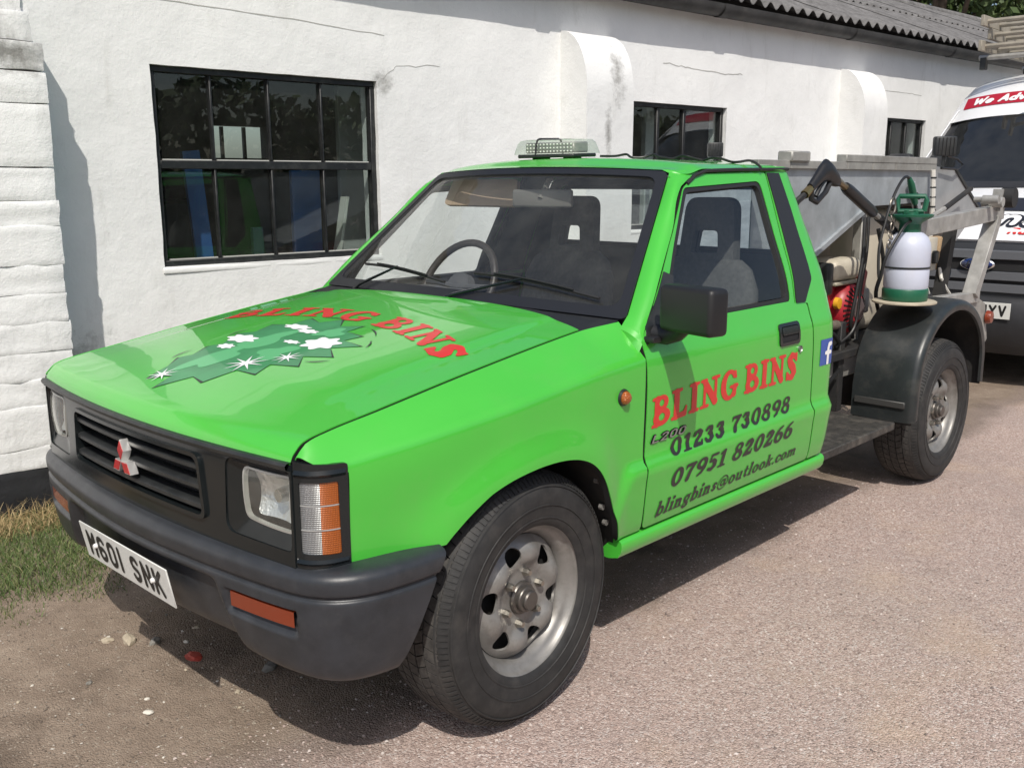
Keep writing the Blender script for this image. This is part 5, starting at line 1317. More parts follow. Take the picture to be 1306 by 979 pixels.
# ================================================================== BIN-WASHING GEAR ON THE TRUCK (parts of the truck)
GALVD = mat('dull_galvanised', (.33, .325, .30), .55, .35, var=.2, vscale=12, dirt=.7, dirtcol=(.16, .145, .12), dscale=8)
MUD = mat('mudguard_plastic', (.020, .024, .025), .38, var=.2, vscale=9, dirt=.6, dirtcol=(.07, .068, .06), dscale=10, rvar=.1)
PLY = mat('weathered_plywood', (.33, .27, .19), .8, var=.15, vscale=6, dirt=.5, dirtcol=(.17, .14, .11), dscale=5)
CREAM = mat('cream_plastic', (.55, .50, .40), .45, var=.06, vscale=5, dirt=.4, dirtcol=(.3, .26, .2), dscale=6)
CAB = mat('black_hose', (.012, .012, .012), .45)
for sg in (-1, 1):
    prof = [(2.500, .375), (2.500, .45), (2.502, .52), (2.512, .58)]+[(2.945-.437*math.cos(R(a)), .545+.350*math.sin(R(a))) for a in np.linspace(18, 172, 34)]+[(3.380, .55), (3.382, .44)]
    rows = []
    for (x, z) in prof:
        dx, dz = x-2.945, z-.50; L = math.hypot(dx, dz); nx, nz_ = dx/L, dz/L
        row = []
        for (y, o) in ((.520, -.012), (.520, 0), (.60, .004), (.72, .004), (.785, .002), (.800, -.002), (.812, -.012), (.815, -.030), (.812, -.048), (.800, -.050)):
            row.append((x+nx*o, sg*y, z+nz_*o))
        rows.append(row)
    mg = MB().grid(rows).build('mudguard', MUD, truck, angle=45)
    MB().box((2.492, sg*.655, .455), (.012, .235, .030), None, .003).build('mudguard_bracket', mat('dark_bracket', (.06, .06, .058), .5, .3), mg)
    rows = [[(x+(.0 if 0 else .012*(2.945-x)/.45), sg*y, z-.012) for y in (.525, .80)] for (x, z) in prof]
    MB().grid(rows).build('mudguard_inner', UNDER, mg)
MB().box((2.03, -.63, .385), (.70, .30, .035), None, .004).build('step_plate', mat('chequer_plate', (.055, .052, .047), .6, .3, var=.3, vscale=30, bump=.004, bscale=90, dirt=.7, dirtcol=(.2, .18, .15), dscale=12), truck)
MB().box((2.05, .63, .385), (.76, .30, .035), None, .004).build('step_plate', MATS['chequer_plate'], truck)
# sub-frame and deck
for y in (-.42, .42):
    MB().box((2.75, y, .585), (2.0, .06, .10), None, .004).build('deck_rail', GALVD, truck)
MB().box((2.72, 0, .66), (1.95, 1.0, .04), None, .004).build('deck', UNDER, truck)
MB().box((2.15, -.41, .56), (.72, .02, .22)).build('frame_panel', UNDER, truck, smooth=False)
for x in (1.76, 2.46, 3.2): MB().box((x, -.45, .60), (.05, .06, .42), None, .004).build('deck_upright', UNDER, truck)
MB().tube([(1.76, -.46, .78), (1.9, -.47, .80), (2.2, -.47, .81), (2.42, -.46, .80)], .022, 10).build('exhaust_pipe', mat('rusty_pipe', (.17, .14, .11), .7, .4, var=.3, vscale=20), truck)
MB().box((1.95, -.36, .735), (.30, .16, .11), None, .01).build('battery_box', UNDER, truck)
# hopper: left and right cheeks, sloping floor, rim
def plate3(poly, y0, y1): return MB().prism(poly, y0, y1, 'y')
cheek = [(1.72, .93), (2.33, 1.155), (2.78, 1.325), (3.56, 1.335), (3.56, 1.50), (1.72, 1.50)]
hop = plate3(cheek, -.402, -.396).build('hopper', GALV, truck, smooth=False)
plate3([(2.40, 1.18), (2.78, 1.325), (3.56, 1.335), (3.56, 1.50), (2.40, 1.50)], .55, .556).build('hopper_side', GALV, hop, smooth=False)
end = [(3.56, 1.335), (3.95, 1.10), (4.28, 1.285), (3.86, 1.505), (3.56, 1.52)]
for y in (-.404, .552): plate3(end, y-.004, y+.002).build('hopper_end_cheek', mat('galvanised_light', (.42, .435, .44), .45, .45, var=.12, vscale=8), hop, smooth=False)
MB().add([(1.72, -.396, .935), (2.33, -.396, 1.158), (2.78, -.396, 1.327), (3.56, -.396, 1.337), (3.95, -.396, 1.102), (4.28, -.396, 1.287), (1.72, .55, .935), (2.33, .55, 1.158), (2.78, .55, 1.327), (3.56, .55, 1.337), (3.95, .55, 1.102), (4.28, .55, 1.287)], [(0, 1, 7, 6), (1, 2, 8, 7), (2, 3, 9, 8), (3, 4, 10, 9), (4, 5, 11, 10)]).build('hopper_floor', GALV, hop, smooth=False)
MB().bar((2.33, -.408, 1.150), (2.78, -.408, 1.320), .018, .022).build('hopper_lip', GALV, hop, smooth=False)
MB().bar((1.72, -.408, .925), (2.33, -.408, 1.150), .018, .022).build('hopper_lip', GALV, hop, smooth=False)
for k in range(7):
    a = 1.72+k*(1.84/7); MB().box((a+.131, -.405, 1.512), (.258, .035, .034), None, .002).build('rim_strip', GALVD, hop, smooth=False)
MB().box((3.02, -.40, 1.545), (1.06, .05, .034), None, .003).build('rim_angle', GALVD, hop)
MB().box((2.05, -.40, 1.545), (.16, .07, .045), None, .006).build('rim_catch', GALVD, hop)
MB().box((2.98, .552, 1.515), (1.16, .04, .04), None, .002).build('rim_angle', GALVD, hop)
MB().bar((3.86, -.410, 1.507), (4.28, -.410, 1.287), .012, .016).build('cheek_edge', BLKP, hop, smooth=False)
# uprights, panels and tank beneath the hopper
for (x, z0, z1, w) in ((2.79, .66, 1.32, .045), (2.30, .68, 1.14, .04), (3.50, .68, 1.33, .045)):
    MB().box((x, -.37, (z0+z1)/2), (w, .045, z1-z0), None, .003).build('hopper_post', GALVD, truck)
MB().prism([(2.34, .70), (2.755, .70), (2.755, 1.30), (2.34, 1.14)], -.245, -.225, 'y').build('plywood_panel', PLY, truck, smooth=False)
MB().box((3.18, -.16, .99), (.56, .30, .62), None, .06, 3).build('water_tank', CREAM, truck)
MB().box((3.30, .12, .98), (1.0, .02, .66)).build('back_panel', DARK, truck, smooth=False)
MB().box((3.62, -.30, 1.16), (.42, .02, .30)).build('rubber_flap', mat('dark_rubber_flap', (.02, .02, .02), .7), truck, smooth=False)
MB().bar((3.22, -.43, 1.43), (3.42, -.43, 1.18), .035, .03, (0, 1, 0)).build('brace', GALV, truck, smooth=False)
# engine
eng = empty('engine'); eng.parent = truck
ec = Vector((2.60, -.36, .88))
MB().box(ec+Vector((0, .10, -.02)), (.26, .22, .22), None, .03, 2).build('engine_block', mat('engine_red', (.36, .018, .028), .42, dirt=.4, dirtcol=(.08, .04, .035), dscale=10), eng)
RED = MATS['engine_red']
MB().lathe([(0, -.075), (.05, -.075), (.075, -.066), (.112, -.04), (.122, -.01), (.122, .02)], ec+Vector((.055, -.02, -.03)), 'y', 40).build('recoil_cover', RED, eng)
for k in range(26):
    a = 2*math.pi*k/26; c = ec+Vector((.055, -.02, -.03)); d = Vector((math.cos(a), 0, math.sin(a)))
    MB().bar(c+d*.066+Vector((0, -.0715, 0)), c+d*.104+Vector((0, -.047, 0)), .007, .006, (0, 1, 0)).build('cover_slot', DARK, eng, smooth=False)
MB().lathe([(0, -.079), (.052, -.079), (.056, -.070)], ec+Vector((.055, -.02, -.03)), 'y', 24).build('cover_centre', mat('cover_grey', (.13, .10, .10), .5), eng)
MB().lathe([(0, -.052), (.026, -.050), (.028, -.03)], ec+Vector((-.075, -.01, .005)), 'y', 20).build('warning_disc', mat('yellow_disc', (.70, .36, .02), .45), eng)
MB().box(ec+Vector((.02, .04, .155)), (.27, .19, .105), None, .035, 3).build('fuel_tank', CREAM, eng)
MB().box(ec+Vector((.02, .04, .095)), (.275, .195, .018), None, .005).build('tank_band', mat('tank_band', (.32, .29, .22), .5), eng)
MB().box(ec+Vector((-.15, .04, .12)), (.07, .17, .15), None, .015, 2).build('air_filter', BLKP, eng)
MB().bar(ec+Vector((.14, -.04, .02)), ec+Vector((.20, -.03, .14)), .05, .05).build('fan_shroud', RED, eng, smooth=False)
MB().box(ec+Vector((.23, -.03, -.01)), (.06, .05, .12), None, .008).build('pump_head', GALVD, eng)
# lifting arm frame at the tail
ARMM = mat('lifter_galvanised', (.37, .365, .345), .5, .35, var=.2, vscale=14, dirt=.6, dirtcol=(.20, .185, .15), dscale=9)
MB().bar((2.66, -.68, 1.228), (3.80, -.68, 1.283), .05, .078, bev=.003).build('lift_arm', ARMM, truck)
MB().bar((3.715, -.68, 1.255), (3.47, -.68, .862), .055, .070, (0, 1, 0), .003).build('lift_post', ARMM, truck)
MB().bar((3.02, -.675, .868), (3.56, -.675, .848), .05, .055, bev=.003).build('lift_base', ARMM, truck)
for y in (.68,):
    MB().bar((2.66, y, 1.228), (3.80, y, 1.283), .05, .078, bev=.003).build('lift_arm', ARMM, truck)
    MB().bar((3.715, y, 1.255), (3.47, y, .862), .055, .070, (0, 1, 0), .003).build('lift_post', ARMM, truck)
MB().tube([(3.82, -.72, 1.335), (3.82, -.58, 1.335)], .03, 12).build('lift_shaft', ARMM, truck)
for (x, z, r_, w) in ((3.80, 1.355, .052, .05), (3.62, 1.335, .026, .05), (3.52, 1.35, .022, .06)):
    MB().lathe([(0, -w), (r_, -w), (r_, w*.3), (r_*.6, w*.3), (r_*.6, w)], (x, -.70, z), 'y', 20).build('pivot_boss', UNDER if r_ > .05 else ARMM, truck)
MB().bar((3.66, -.70, 1.29), (3.69, -.70, 1.40), .012, .05, (0, 1, 0)).build('pivot_bracket', ARMM, truck, smooth=False)
MB().prism([(3.44, .835), (3.60, .835), (3.70, .80), (3.78, .60), (3.70, .545), (3.52, .57)], -.684, -.678, 'y').build('tail_plate', GALVD, truck, smooth=False)
MB().lathe([(0, -.03), (.03, -.026), (.036, -.01), (.036, 0)], (3.73, -.690, .725), 'y', 20).build('marker_lamp', AMB, truck)
MB().tube([(3.30, -.47, 1.235), (3.60, -.48, 1.31)], .013, 8).build('gas_strut', ARMM, truck)
MB().tube([(3.56, -.48, 1.30), (3.92, -.48, 1.40)], .014, 8).build('strut_body', UNDER, truck)
MB().bar((3.48, -.55, 1.22), (3.36, -.55, .70), .06, .05, (0, 1, 0)).build('rear_leg', UNDER, truck, smooth=False)
# sockets and cables
for (x, c, n) in ((3.32, (.5, .47, .40), 'socket_pale'), (3.46, (.42, .30, .18), 'socket_tan')):
    MB().box((x, -.50, 1.075), (.115, .06, .17), None, .008, 2).build('socket_box', mat(n, c, .5), truck)
    MB().box((x+.01, -.535, 1.06), (.045, .03, .065), None, .006).build('socket_plug', BLKP, truck)
WC = mat('white_cable', (.62, .60, .55), .5)
MB().tube([(3.40, -.54, 1.0), (3.38, -.56, .95), (3.42, -.57, .90), (3.48, -.58, .85)], .009, 8).build('cable', WC, truck)
MB().tube([(3.49, -.43, 1.50), (3.50, -.435, 1.40), (3.51, -.435, 1.32), (3.53, -.43, 1.22), (3.50, -.44, 1.12)], .013, 8).build('cable', WC, truck)
for z in (1.46, 1.41, 1.36, 1.31): MB().lathe([(.0150, -.004), (.0155, 0), (.0150, .004)], (3.495+(1.46-z)*.12, -.434, z), 'z', 10).build('cable_tie', BLKP, truck)
def worklamp(c, label_parent):
    w = empty('work_lamp'); w.parent = truck
    MB().box(c, (.115, .055, .105), Matrix.Rotation(R(-48), 3, 'Z'), .010, 2).build('lamp_body', BLKP, w)
    MB().tube([Vector(c)+Vector((0, .0, -.05)), Vector(c)+Vector((0, .0, -.10))], .010, 8).build('lamp_stem', BLKP, w)
    for k in range(5):
        MB().box(Vector(c)+Matrix.Rotation(R(-48), 3, 'Z') @ Vector((-.04+.02*k, -.030, 0)), (.004, .006, .09), Matrix.Rotation(R(-48), 3, 'Z')).build('lamp_guard_bar', RUBBER, w, smooth=False)
worklamp((3.70, -.40, 1.625), None); worklamp((2.86, .50, 1.612), None)
for o_ in [o for o in truck.children if o.name.startswith('work_lamp')][1:]:
    for c_ in o_.children: c_.data.transform(Matrix.Translation((2.86, .50, 1.612)) @ Matrix.Scale(.72, 4) @ Matrix.Translation((-2.86, -.50, -1.612)))
# hoses and wiring looms hanging behind the cab
def hose(P, r_, m=CAB, name='hose'): MB().tube(smooth(P), r_, 8).build(name, m, truck)
def smooth(P, n=6):
    P = np.array(P, float); return [tuple(p) for p in _cr(P, np.linspace(0, len(P)-1, (len(P)-1)*n+1))]
hose([(2.60, -.48, 1.28), (2.56, -.50, 1.10), (2.52, -.50, .95), (2.50, -.49, .80), (2.60, -.46, .72)], .009)
hose([(2.66, -.47, 1.30), (2.62, -.49, 1.12), (2.56, -.50, .96), (2.52, -.50, .78), (2.40, -.47, .70)], .007)
hose([(2.82, -.45, 1.22), (2.86, -.47, 1.05), (2.80, -.47, .92), (2.88, -.46, .80)], .010)
hose([(1.74, -.50, .95), (1.84, -.52, .82), (2.05, -.52, .74), (2.28, -.50, .78), (2.42, -.48, .72)], .010)
hose([(1.80, -.49, .70), (1.95, -.53, .58), (2.15, -.53, .55), (2.40, -.50, .60)], .008)
hose([(3.55, -.50, 1.10), (3.60, -.52, .98), (3.50, -.54, .90), (3.40, -.55, .86)], .008)
hose([(3.28, -.52, 1.02), (3.22, -.54, .95), (3.26, -.55, .88)], .006, WC)
MB().box((1.88, -.475, .655), (.10, .04, .16), None, .006).build('junction_box', BLKP, truck)
MB().tube([(3.70, -.42, 1.575), (3.82, -.43, 1.56), (3.88, -.44, 1.53), (3.80, -.44, 1.505), (3.6, -.43, 1.51)], .007, 8).build('lamp_cable', CAB, truck)
# key ring and chain by the lance
for k, (x, z, r_) in enumerate(((2.56, 1.335, .030), (2.575, 1.285, .018), (2.57, 1.245, .016), (2.56, 1.205, .016), (2.55, 1.165, .014))):
    pts = [(x+r_*math.cos(a), -.62+(.008 if k % 2 else 0)*math.sin(a), z+r_*1.2*math.sin(a)) for a in np.linspace(0, 2*math.pi, 17)]
    MB().tube(pts, .0035, 6, False).build('chain_link', mat('dull_chain', (.25, .23, .2), .45, .8), truck)
# ================================================================== things carried
# pressure-washer lance
ln_ = empty('pressure_lance', (2.1, -.60, 1.2)); tag(ln_, 'black pressure washer lance with trigger gun and brass fitting propped behind cab', 'pressure lance')
def rel(p): return Vector(p)-Vector((2.1, -.60, 1.2))
GUNB = mat('gun_black', (.014, .014, .015), .4, var=.2, vscale=20)
# gun body: hump and grip
rows = []
for (x, z, rx, ry) in ((1.815, 1.415, .020, .016), (1.86, 1.445, .024, .018), (1.905, 1.475, .032, .022), (1.945, 1.487, .044, .026), (1.985, 1.470, .046, .026), (2.020, 1.455, .034, .024), (2.045, 1.442, .020, .018)):
    a0 = math.atan2(.30, .5); ring = []
    for a in np.linspace(0, 2*math.pi, 16, endpoint=False): ring.append(rel((x-math.sin(.5)*rx*math.sin(a)*.6, -.60+ry*math.cos(a), z+rx*math.sin(a))))
    rows.append(ring)
g = MB().grid(rows, cv=True); g.F += [tuple(range(16)), tuple(range(len(g.V)-1, len(g.V)-17, -1))]; g.build('gun_body', GUNB, ln_, angle=60)
MB().tube([rel(p) for p in ((1.825, -.60, 1.405), (1.83, -.60, 1.375), (1.875, -.60, 1.362), (1.945, -.60, 1.400), (1.985, -.60, 1.445))], .0115, 8).build('trigger_guard', GUNB, ln_)
MB().tube([rel(p) for p in ((1.945, -.60, 1.455), (1.90, -.60, 1.425), (1.865, -.60, 1.385))], .009, 8).build('trigger', GUNB, ln_)
MB().tube([rel(p) for p in ((1.815, -.60, 1.415), (1.772, -.60, 1.392))], [.016, .018], 8).build('brass_fitting', mat('brass', (.62, .42, .16), .3, 1), ln_)
MB().tube([rel(p) for p in ((1.772, -.60, 1.392), (1.735, -.59, 1.368), (1.71, -.56, 1.30), (1.70, -.5, 1.1))], .013, 8).build('hose', CAB, ln_)
MB().tube([rel(p) for p in ((2.04, -.60, 1.445), (2.09, -.60, 1.430), (2.12, -.60, 1.418))], [.018, .013, .015], 8).build('coupling', mat('dull_brass', (.25, .20, .12), .4, .8), ln_)
MB().tube([rel(p) for p in ((2.12, -.60, 1.420), (2.15, -.60, 1.408), (2.38, -.60, 1.318), (2.41, -.60, 1.306))], [.021, .025, .025, .020], 12).build('lance_grip', GUNB, ln_)
MB().tube([rel(p) for p in ((2.41, -.60, 1.306), (2.74, -.60, 1.185))], .014, 8).build('lance_tube', GALVD, ln_)
MB().tube([rel(p) for p in ((2.46, -.60, 1.288), (2.64, -.60, 1.222))], .019, 10).build('lance_sleeve', GUNB, ln_)
# pump sprayer on a small board on the mudguard
bd = MB().lathe([(0, 0), (.135, 0), (.14, .003), (.14, .009), (.135, .012), (0, .012)], (0, 0, 0), 'z', 40).build('round_board', mat('pale_board', (.42, .37, .28), .75, var=.2, vscale=12)); bd.location = (2.66, -.665, .897); tag(bd, 'round pale board under the white and green pump sprayer', 'board')
spr = empty('pump_sprayer', (2.66, -.665, .910)); SK = .88; tag(spr, 'white plastic pump sprayer with green base and handle standing on mudguard', 'sprayer')
SPG = mat('sprayer_green', (.012, .105, .055), .4, var=.1, vscale=20)
WHP = mat('milky_plastic', (.50, .53, .63), .42, var=.05, vscale=8, dirt=.25, dirtcol=(.5, .48, .45), dscale=10)
MB().lathe([(0, 0), (.098, 0), (.102, .006), (.103, .055), (.100, .062), (.092, .064)], (0, 0, 0), 'z', 40).build('base', SPG, spr)
MB().lathe([(.095, .06), (.100, .075), (.100, .16), (.0985, .165), (.0985, .175), (.100, .18), (.100, .265), (.096, .295), (.083, .325), (.062, .345), (.045, .352), (.04, .36)], (0, 0, 0), 'z', 40).build('bottle', WHP, spr)
MB().lathe([(.1005, .166), (.103, .168), (.103, .174), (.1005, .176)], (0, 0, 0), 'z', 40).build('strap', BLKP, spr)
MB().lathe([(.045, .335), (.050, .345), (.048, .39), (.055, .40), (.098, .428), (.100, .438), (.094, .440), (.05, .425), (.03, .425), (.028, .45), (0, .45)], (0, 0, 0), 'z', 32).build('funnel_collar', SPG, spr, angle=30)
hpts = [(-.055, 0, .455), (.055, 0, .455), (.062, 0, .51), (.055, 0, .53), (-.055, 0, .53), (-.062, 0, .51), (-.055, 0, .455)]
hb = MB(); hb.tube(hpts, .0125, 8); hb.tube([(-.02, 0, .42), (-.02, 0, .46)], .016, 8); hb.tube([(.02, 0, .42), (.02, 0, .46)], .016, 8); hb.build('pump_handle', SPG, spr).rotation_euler = (0, 0, R(108))
for o_ in list(spr.children): o_.scale = (.97, .97, SK)
rs = lambda p: Vector(p)-Vector((2.66, -.665, .910))
hp = [(2.60, -.69, 1.27), (2.52, -.69, 1.24), (2.44, -.66, 1.12), (2.43, -.64, 1.02), (2.45, -.62, 1.15), (2.50, -.62, 1.28), (2.565, -.62, 1.379), (2.63, -.62, 1.44), (2.68, -.62, 1.462), (2.72, -.62, 1.455)]
def smooth_path(P, n=6):
    P = np.array(P, float); return [tuple(p) for p in _cr(P, np.linspace(0, len(P)-1, (len(P)-1)*n+1))]
MB().tube([rs(p) for p in smooth_path(hp)], .0065, 8).build('sprayer_hose', CAB, spr)
MB().tube([rs(p) for p in ((2.72, -.62, 1.455), (2.745, -.62, 1.43), (2.79, -.62, 1.365), (2.81, -.62, 1.34))], [.010, .016, .017, .013], 10).build('sprayer_grip', SPG, spr)
MB().tube([rs(p) for p in ((2.81, -.62, 1.34), (2.86, -.61, 1.28))], .009, 8).build('sprayer_nozzle', GUNB, spr)
MB().box(rs((2.825, -.62, 1.375)), (.05, .02, .016), Matrix.Rotation(R(30), 3, 'Y'), .004).build('sprayer_lever', GUNB, spr)
# beacon light bar on the roof
lb = empty('beacon_bar', (1.11, .10, 1.531)); tag(lb, 'clear beacon light bar strapped across the green cab roof', 'light bar'); lb.rotation_euler = (0, R(-2), R(4))
MB().box((0, 0, .012), (.15, .27, .014), None, .004).build('base', BLKP, lb)
for y in (-.075, .075): MB().lathe([(0, -.004), (.035, -.004), (.035, .008), (0, .008)], (0, y, 0), 'z', 20).build('magnet_foot', RUBBER, lb)
rows = []
for (z, k) in ((.018, 1.0), (.022, 1.0), (.058, .92), (.070, .84), (.074, .70), (.074, .0)):
    o = rpoly([(-.085*k, -.155*k, .03*max(k, .1)), (.085*k, -.155*k, .03*max(k, .1)), (.085*k, .155*k, .03*max(k, .1)), (-.085*k, .155*k, .03*max(k, .1))], 5) if k > 0 else [(0, 0)]*24
    rows.append([(x, y, z) for x, y in o])
MB().grid(rows, cv=True).build('clear_cover', glass('beacon_plastic', (.88, .93, .89), 1.45, .03, .16), lb, angle=30)
MB().box((0, 0, .042), (.095, .235, .040), None, .005).build('led_module', mat('led_board', (.30, .30, .28), .35, .5, bump=.003, bscale=260), lb)
for i in range(14):
    for j in range(3):
        MB().lathe([(0, -.004), (.0035, -.002), (.0045, 0)], (-.0485, -.105+.0162*i, .028+.013*j), 'x', 8).build('led', mat('led_dome', (.75, .75, .70), .2), lb)
MB().tube([(-.087, .035, .02), (-.0805, .035, .058), (-.073, .035, .0712), (-.06, .035, .0755), (.06, .035, .0755), (.073, .035, .0712), (.0805, .035, .058), (.087, .035, .02)], .004, 6).build('strap', RUBBER, lb)
rc = [(1.19, -.05, 1.540)]
for k in range(14):
    t = k/13; x = 1.22+.16*t+.014*math.sin(k*2.2); y = -.10-.44*t; rc.append((x, y, roofz(1.3, y/.604)+.010+.007*math.sin(k*1.9)))
rc += [(1.40, -.575, 1.517), (1.41, -.606, 1.498), (1.41, -.615, 1.482)]
MB().tube([Vector(p)-Vector((0, 0, 0)) for p in smooth_path(rc, 5)], .0045, 6).build('beacon_cable', CAB)
bc = bpy.data.objects['beacon_cable']; bc.parent = None; tag(bc, 'thin wavy black cable running from beacon over roof edge', 'cable')
# ================================================================== VAN BEHIND
van = empty('panel_van', (0, -.05, 0)); tag(van, 'white panel van with black grille parked behind the green pickup', 'van')
VW = mat('van_white', (.74, .75, .76), .3, coat=.5, dirt=.2, dirtcol=(.5, .5, .48), dscale=3)
VB = mat('van_black_plastic', (.022, .023, .026), .5, var=.15, vscale=12)
def vgrid(name, prof, hwf, bow, m, n=25, drop=.0, y0=-1, y1=1, parent=None):
    rows = []
    for (x, z) in prof:
        hw = hwf(z); row = []
        for a in np.linspace(y0, y1, n): row.append((x+bow*abs(a)**3.0, a*hw, z-drop*abs(a)**3))
        rows.append(row)
    return MB().grid(rows).build(name, m, parent or van, angle=45)
hw1 = lambda z: float(np.interp(z, [.2, .5, .9, 1.4, 2.0, 2.4], [.90, .95, .97, .95, .86, .74]))
vgrid('bumper', [(5.75, .22), (5.50, .24), (5.43, .34), (5.41, .46), (5.42, .60), (5.46, .64)], hw1, .34, VB)
vgrid('grille_panel', [(5.46, .64), (5.465, .72), (5.48, .84), (5.51, .97), (5.53, 1.02)], hw1, .30, mat('van_grille_black', (.03, .032, .036), .45), drop=.0)
for z in (.705, .790, .935):
    vgrid('grille_bar', [(5.465, z-.032), (5.445, z-.026), (5.448, z+.026), (5.475, z+.034)], lambda q: .62, .06, mat('grille_bar_grey', (.10, .105, .115), .45))
for z in (.75, .87):
    vgrid('grille_mesh', [(5.462, z-.045), (5.468, z+.045)], lambda q: .60, .06, DARK)
bon = vgrid('bonnet', [(5.53, 1.02), (5.515, 1.035), (5.56, 1.10), (5.75, 1.23), (6.0, 1.34), (6.22, 1.40), (6.30, 1.42)], hw1, .16, VW, drop=.05)
vgrid('bonnet_stripe', [(5.744, 1.236), (5.85, 1.287), (5.93, 1.322)], lambda z: hw1(z)*.99, .157, mat('stripe_black', (.02, .022, .03), .35), drop=.047)
vgrid('scuttle', [(6.18, 1.395), (6.30, 1.435), (6.36, 1.46)], hw1, .14, VB, drop=.03)
wsv = [(6.30, 1.43), (6.5, 1.60), (6.7, 1.775), (6.95, 1.985)]
vgrid('windscreen_surround', [(x+.02, z-.012) for x, z in wsv], lambda z: hw1(z)+.01, .22, VB)
vgrid('windscreen', wsv, lambda z: hw1(z)-.07, .19, glass('van_glass', (.35, .40, .46), 1.55, 0, .03), y0=-.98, y1=.98)
vgrid('van_dash', [(6.45, 1.42), (6.9, 1.40), (6.95, 1.1)], lambda z: .85, .1, mat('van_dash_grey', (.06, .062, .07), .7))
vgrid('cab_bulkhead', [(7.6, .5), (7.6, 2.2)], lambda z: .88, 0, mat('van_bulkhead', (.10, .11, .13), .8))
vgrid('roof_front', [(6.94, 1.975), (6.99, 2.02), (7.06, 2.10), (7.16, 2.20), (7.30, 2.29), (7.5, 2.35), (8.0, 2.40), (10.6, 2.40)], lambda z: float(np.interp(z, [1.97, 2.1, 2.3, 2.4], [.90, .88, .82, .78])), .16, VW, drop=.05)
for sg in (-1, 1):
    prof = [(5.76, .30), (10.7, .30), (10.7, 2.32), (7.7, 2.30), (7.16, 2.03), (6.48, 1.44), (5.95, 1.20), (5.76, .98)]
    wp = [(6.62, 1.45), (7.55, 1.45), (7.55, 1.98), (7.22, 1.98)]
    panel('van_side', prof, [wp], lambda x, z: (x, sg*(hw1(z)+.0), z), VW, van, .12, (0, sg, 0), .01)
    panel('side_glass', wp, [], lambda x, z: (x, sg*(hw1(z)-.012), z), MATS['van_glass'], van, .2, (0, sg, 0), 0)
    for x in (6.35, 9.6):
        w = MB().lathe([(.20, -.09), (.31, -.10), (.335, -.07), (.335, .07), (.31, .10), (.20, .09)], (x, sg*.86, .335), 'y', 36).build('wheel', TYRE, van)
        MB().lathe([(0, -.06), (.15, -.07), (.205, -.09), (.205, .09), (0, .06)], (x, sg*.86, .335), 'y', 28).build('wheel_rim', STEELP, van)
    MB().box((6.62, sg*1.09, 1.52), (.10, .20, .30), None, .03, 2).build('van_mirror', VB, van)
    MB().lathe([(0, -.02), (.09, -.01), (.12, .05)], (5.62, sg*.74, .82), 'x', 24).build('van_headlamp', REFL, van)
MB().box((10.72, 0, 1.3), (.04, 1.8, 2.0), None, .01).build('rear_doors', VW, van)
MB().box((8.2, 0, .32), (4.4, 1.5, .08)).build('van_floor', UNDER, van, smooth=False)
# oval badge, plate, lettering
vo = MB().lathe([(0, -.012), (.9, -.012), (1, 0), (1, .01)], (0, 0, 0), 'x', 40).build('oval_badge', CHROME, van); vo.scale = (1, .118, .048); vo.location = (5.438, -.0, .868)
v2 = MB().lathe([(0, -.016), (.93, -.015), (.95, 0)], (0, 0, 0), 'x', 40).build('oval_badge_blue', mat('badge_blue', (.012, .028, .12), .25, coat=.5), van); v2.scale = (1, .114, .043); v2.location = (5.4375, -.0, .868)
lettering('badge_script', 'Ford', SANS, lambda u, v: (5.4165, .075-.15*u, .843+.05*v), CHROME, van, 16, .02, .25, .3, -.025, hint=(-1, 0, 0))
vp = MB().box((5.400, 0, .555), (.006, .52, .111), None, .001).build('van_number_plate', mat('van_plate_white', (.62, .63, .6), .4), van)
lettering('van_plate_characters', 'NE55 UYV', SANS, lambda u, v: (5.3955, .235-.47*u, .5155+.079*v), MATS['plate_black'], van, 18, .14, 0, .50, .008, hint=(-1, 0, 0))
def bonp(u, v, off=0): 
    x = 5.60+.16*v; y = -.03-.30*u; a = y/.95; z = float(np.interp(x, [5.56, 5.75, 6.0], [1.10, 1.23, 1.34]))
    return (x+.16*abs(a)**3-.004-off*.4, y, z-.05*abs(a)**3+.006+off)
lettering('bonnet_outline', 'ns', SANS, lambda u, v: bonp(u, v), MATS['stripe_black'], van, 18, .06, .25, .3, .075, hint=(0, 0, 1))
lettering('bonnet_word', 'ns', SANS, lambda u, v: bonp(u, v, .004), WV, van, 18, .06, .25, .3, .0, hint=(0, 0, 1))
lettering('bonnet_small_word', 'Ru', SANS, lambda u, v: (lambda p: (p[0], p[1], p[2]))((5.545+.05*v-.004, -.14-.12*u, 1.075+.04*v+.006)), REDV, van, 14, .06, .3, .3, .02, hint=(-1, 0, 1))
sg_ = MB(); rows = []
def sgp(u, v, off=0):
    y = .80-1.5*u; z = 2.075+.095*v; x = float(np.interp(z, [1.975, 2.02, 2.10, 2.20], [6.94, 6.99, 7.06, 7.16])); a = y/.88
    return (x+.16*abs(a)**3-.006-off, y, z-.05*abs(a)**3+.003+off*.5)
MB().grid([[sgp(u, v) for u in np.linspace(0, 1, 20)] for v in np.linspace(0, 1, 4)]).build('red_sign', mat('sign_red', (.40, .015, .035), .4), van)
lettering('sign_lettering', 'We Advis', SANS, lambda u, v: sgp(.05+.36*u, .20+.62*v, .004), WV, van, 18, .05, .22, .4, .03, hint=(-1, 0, 0))
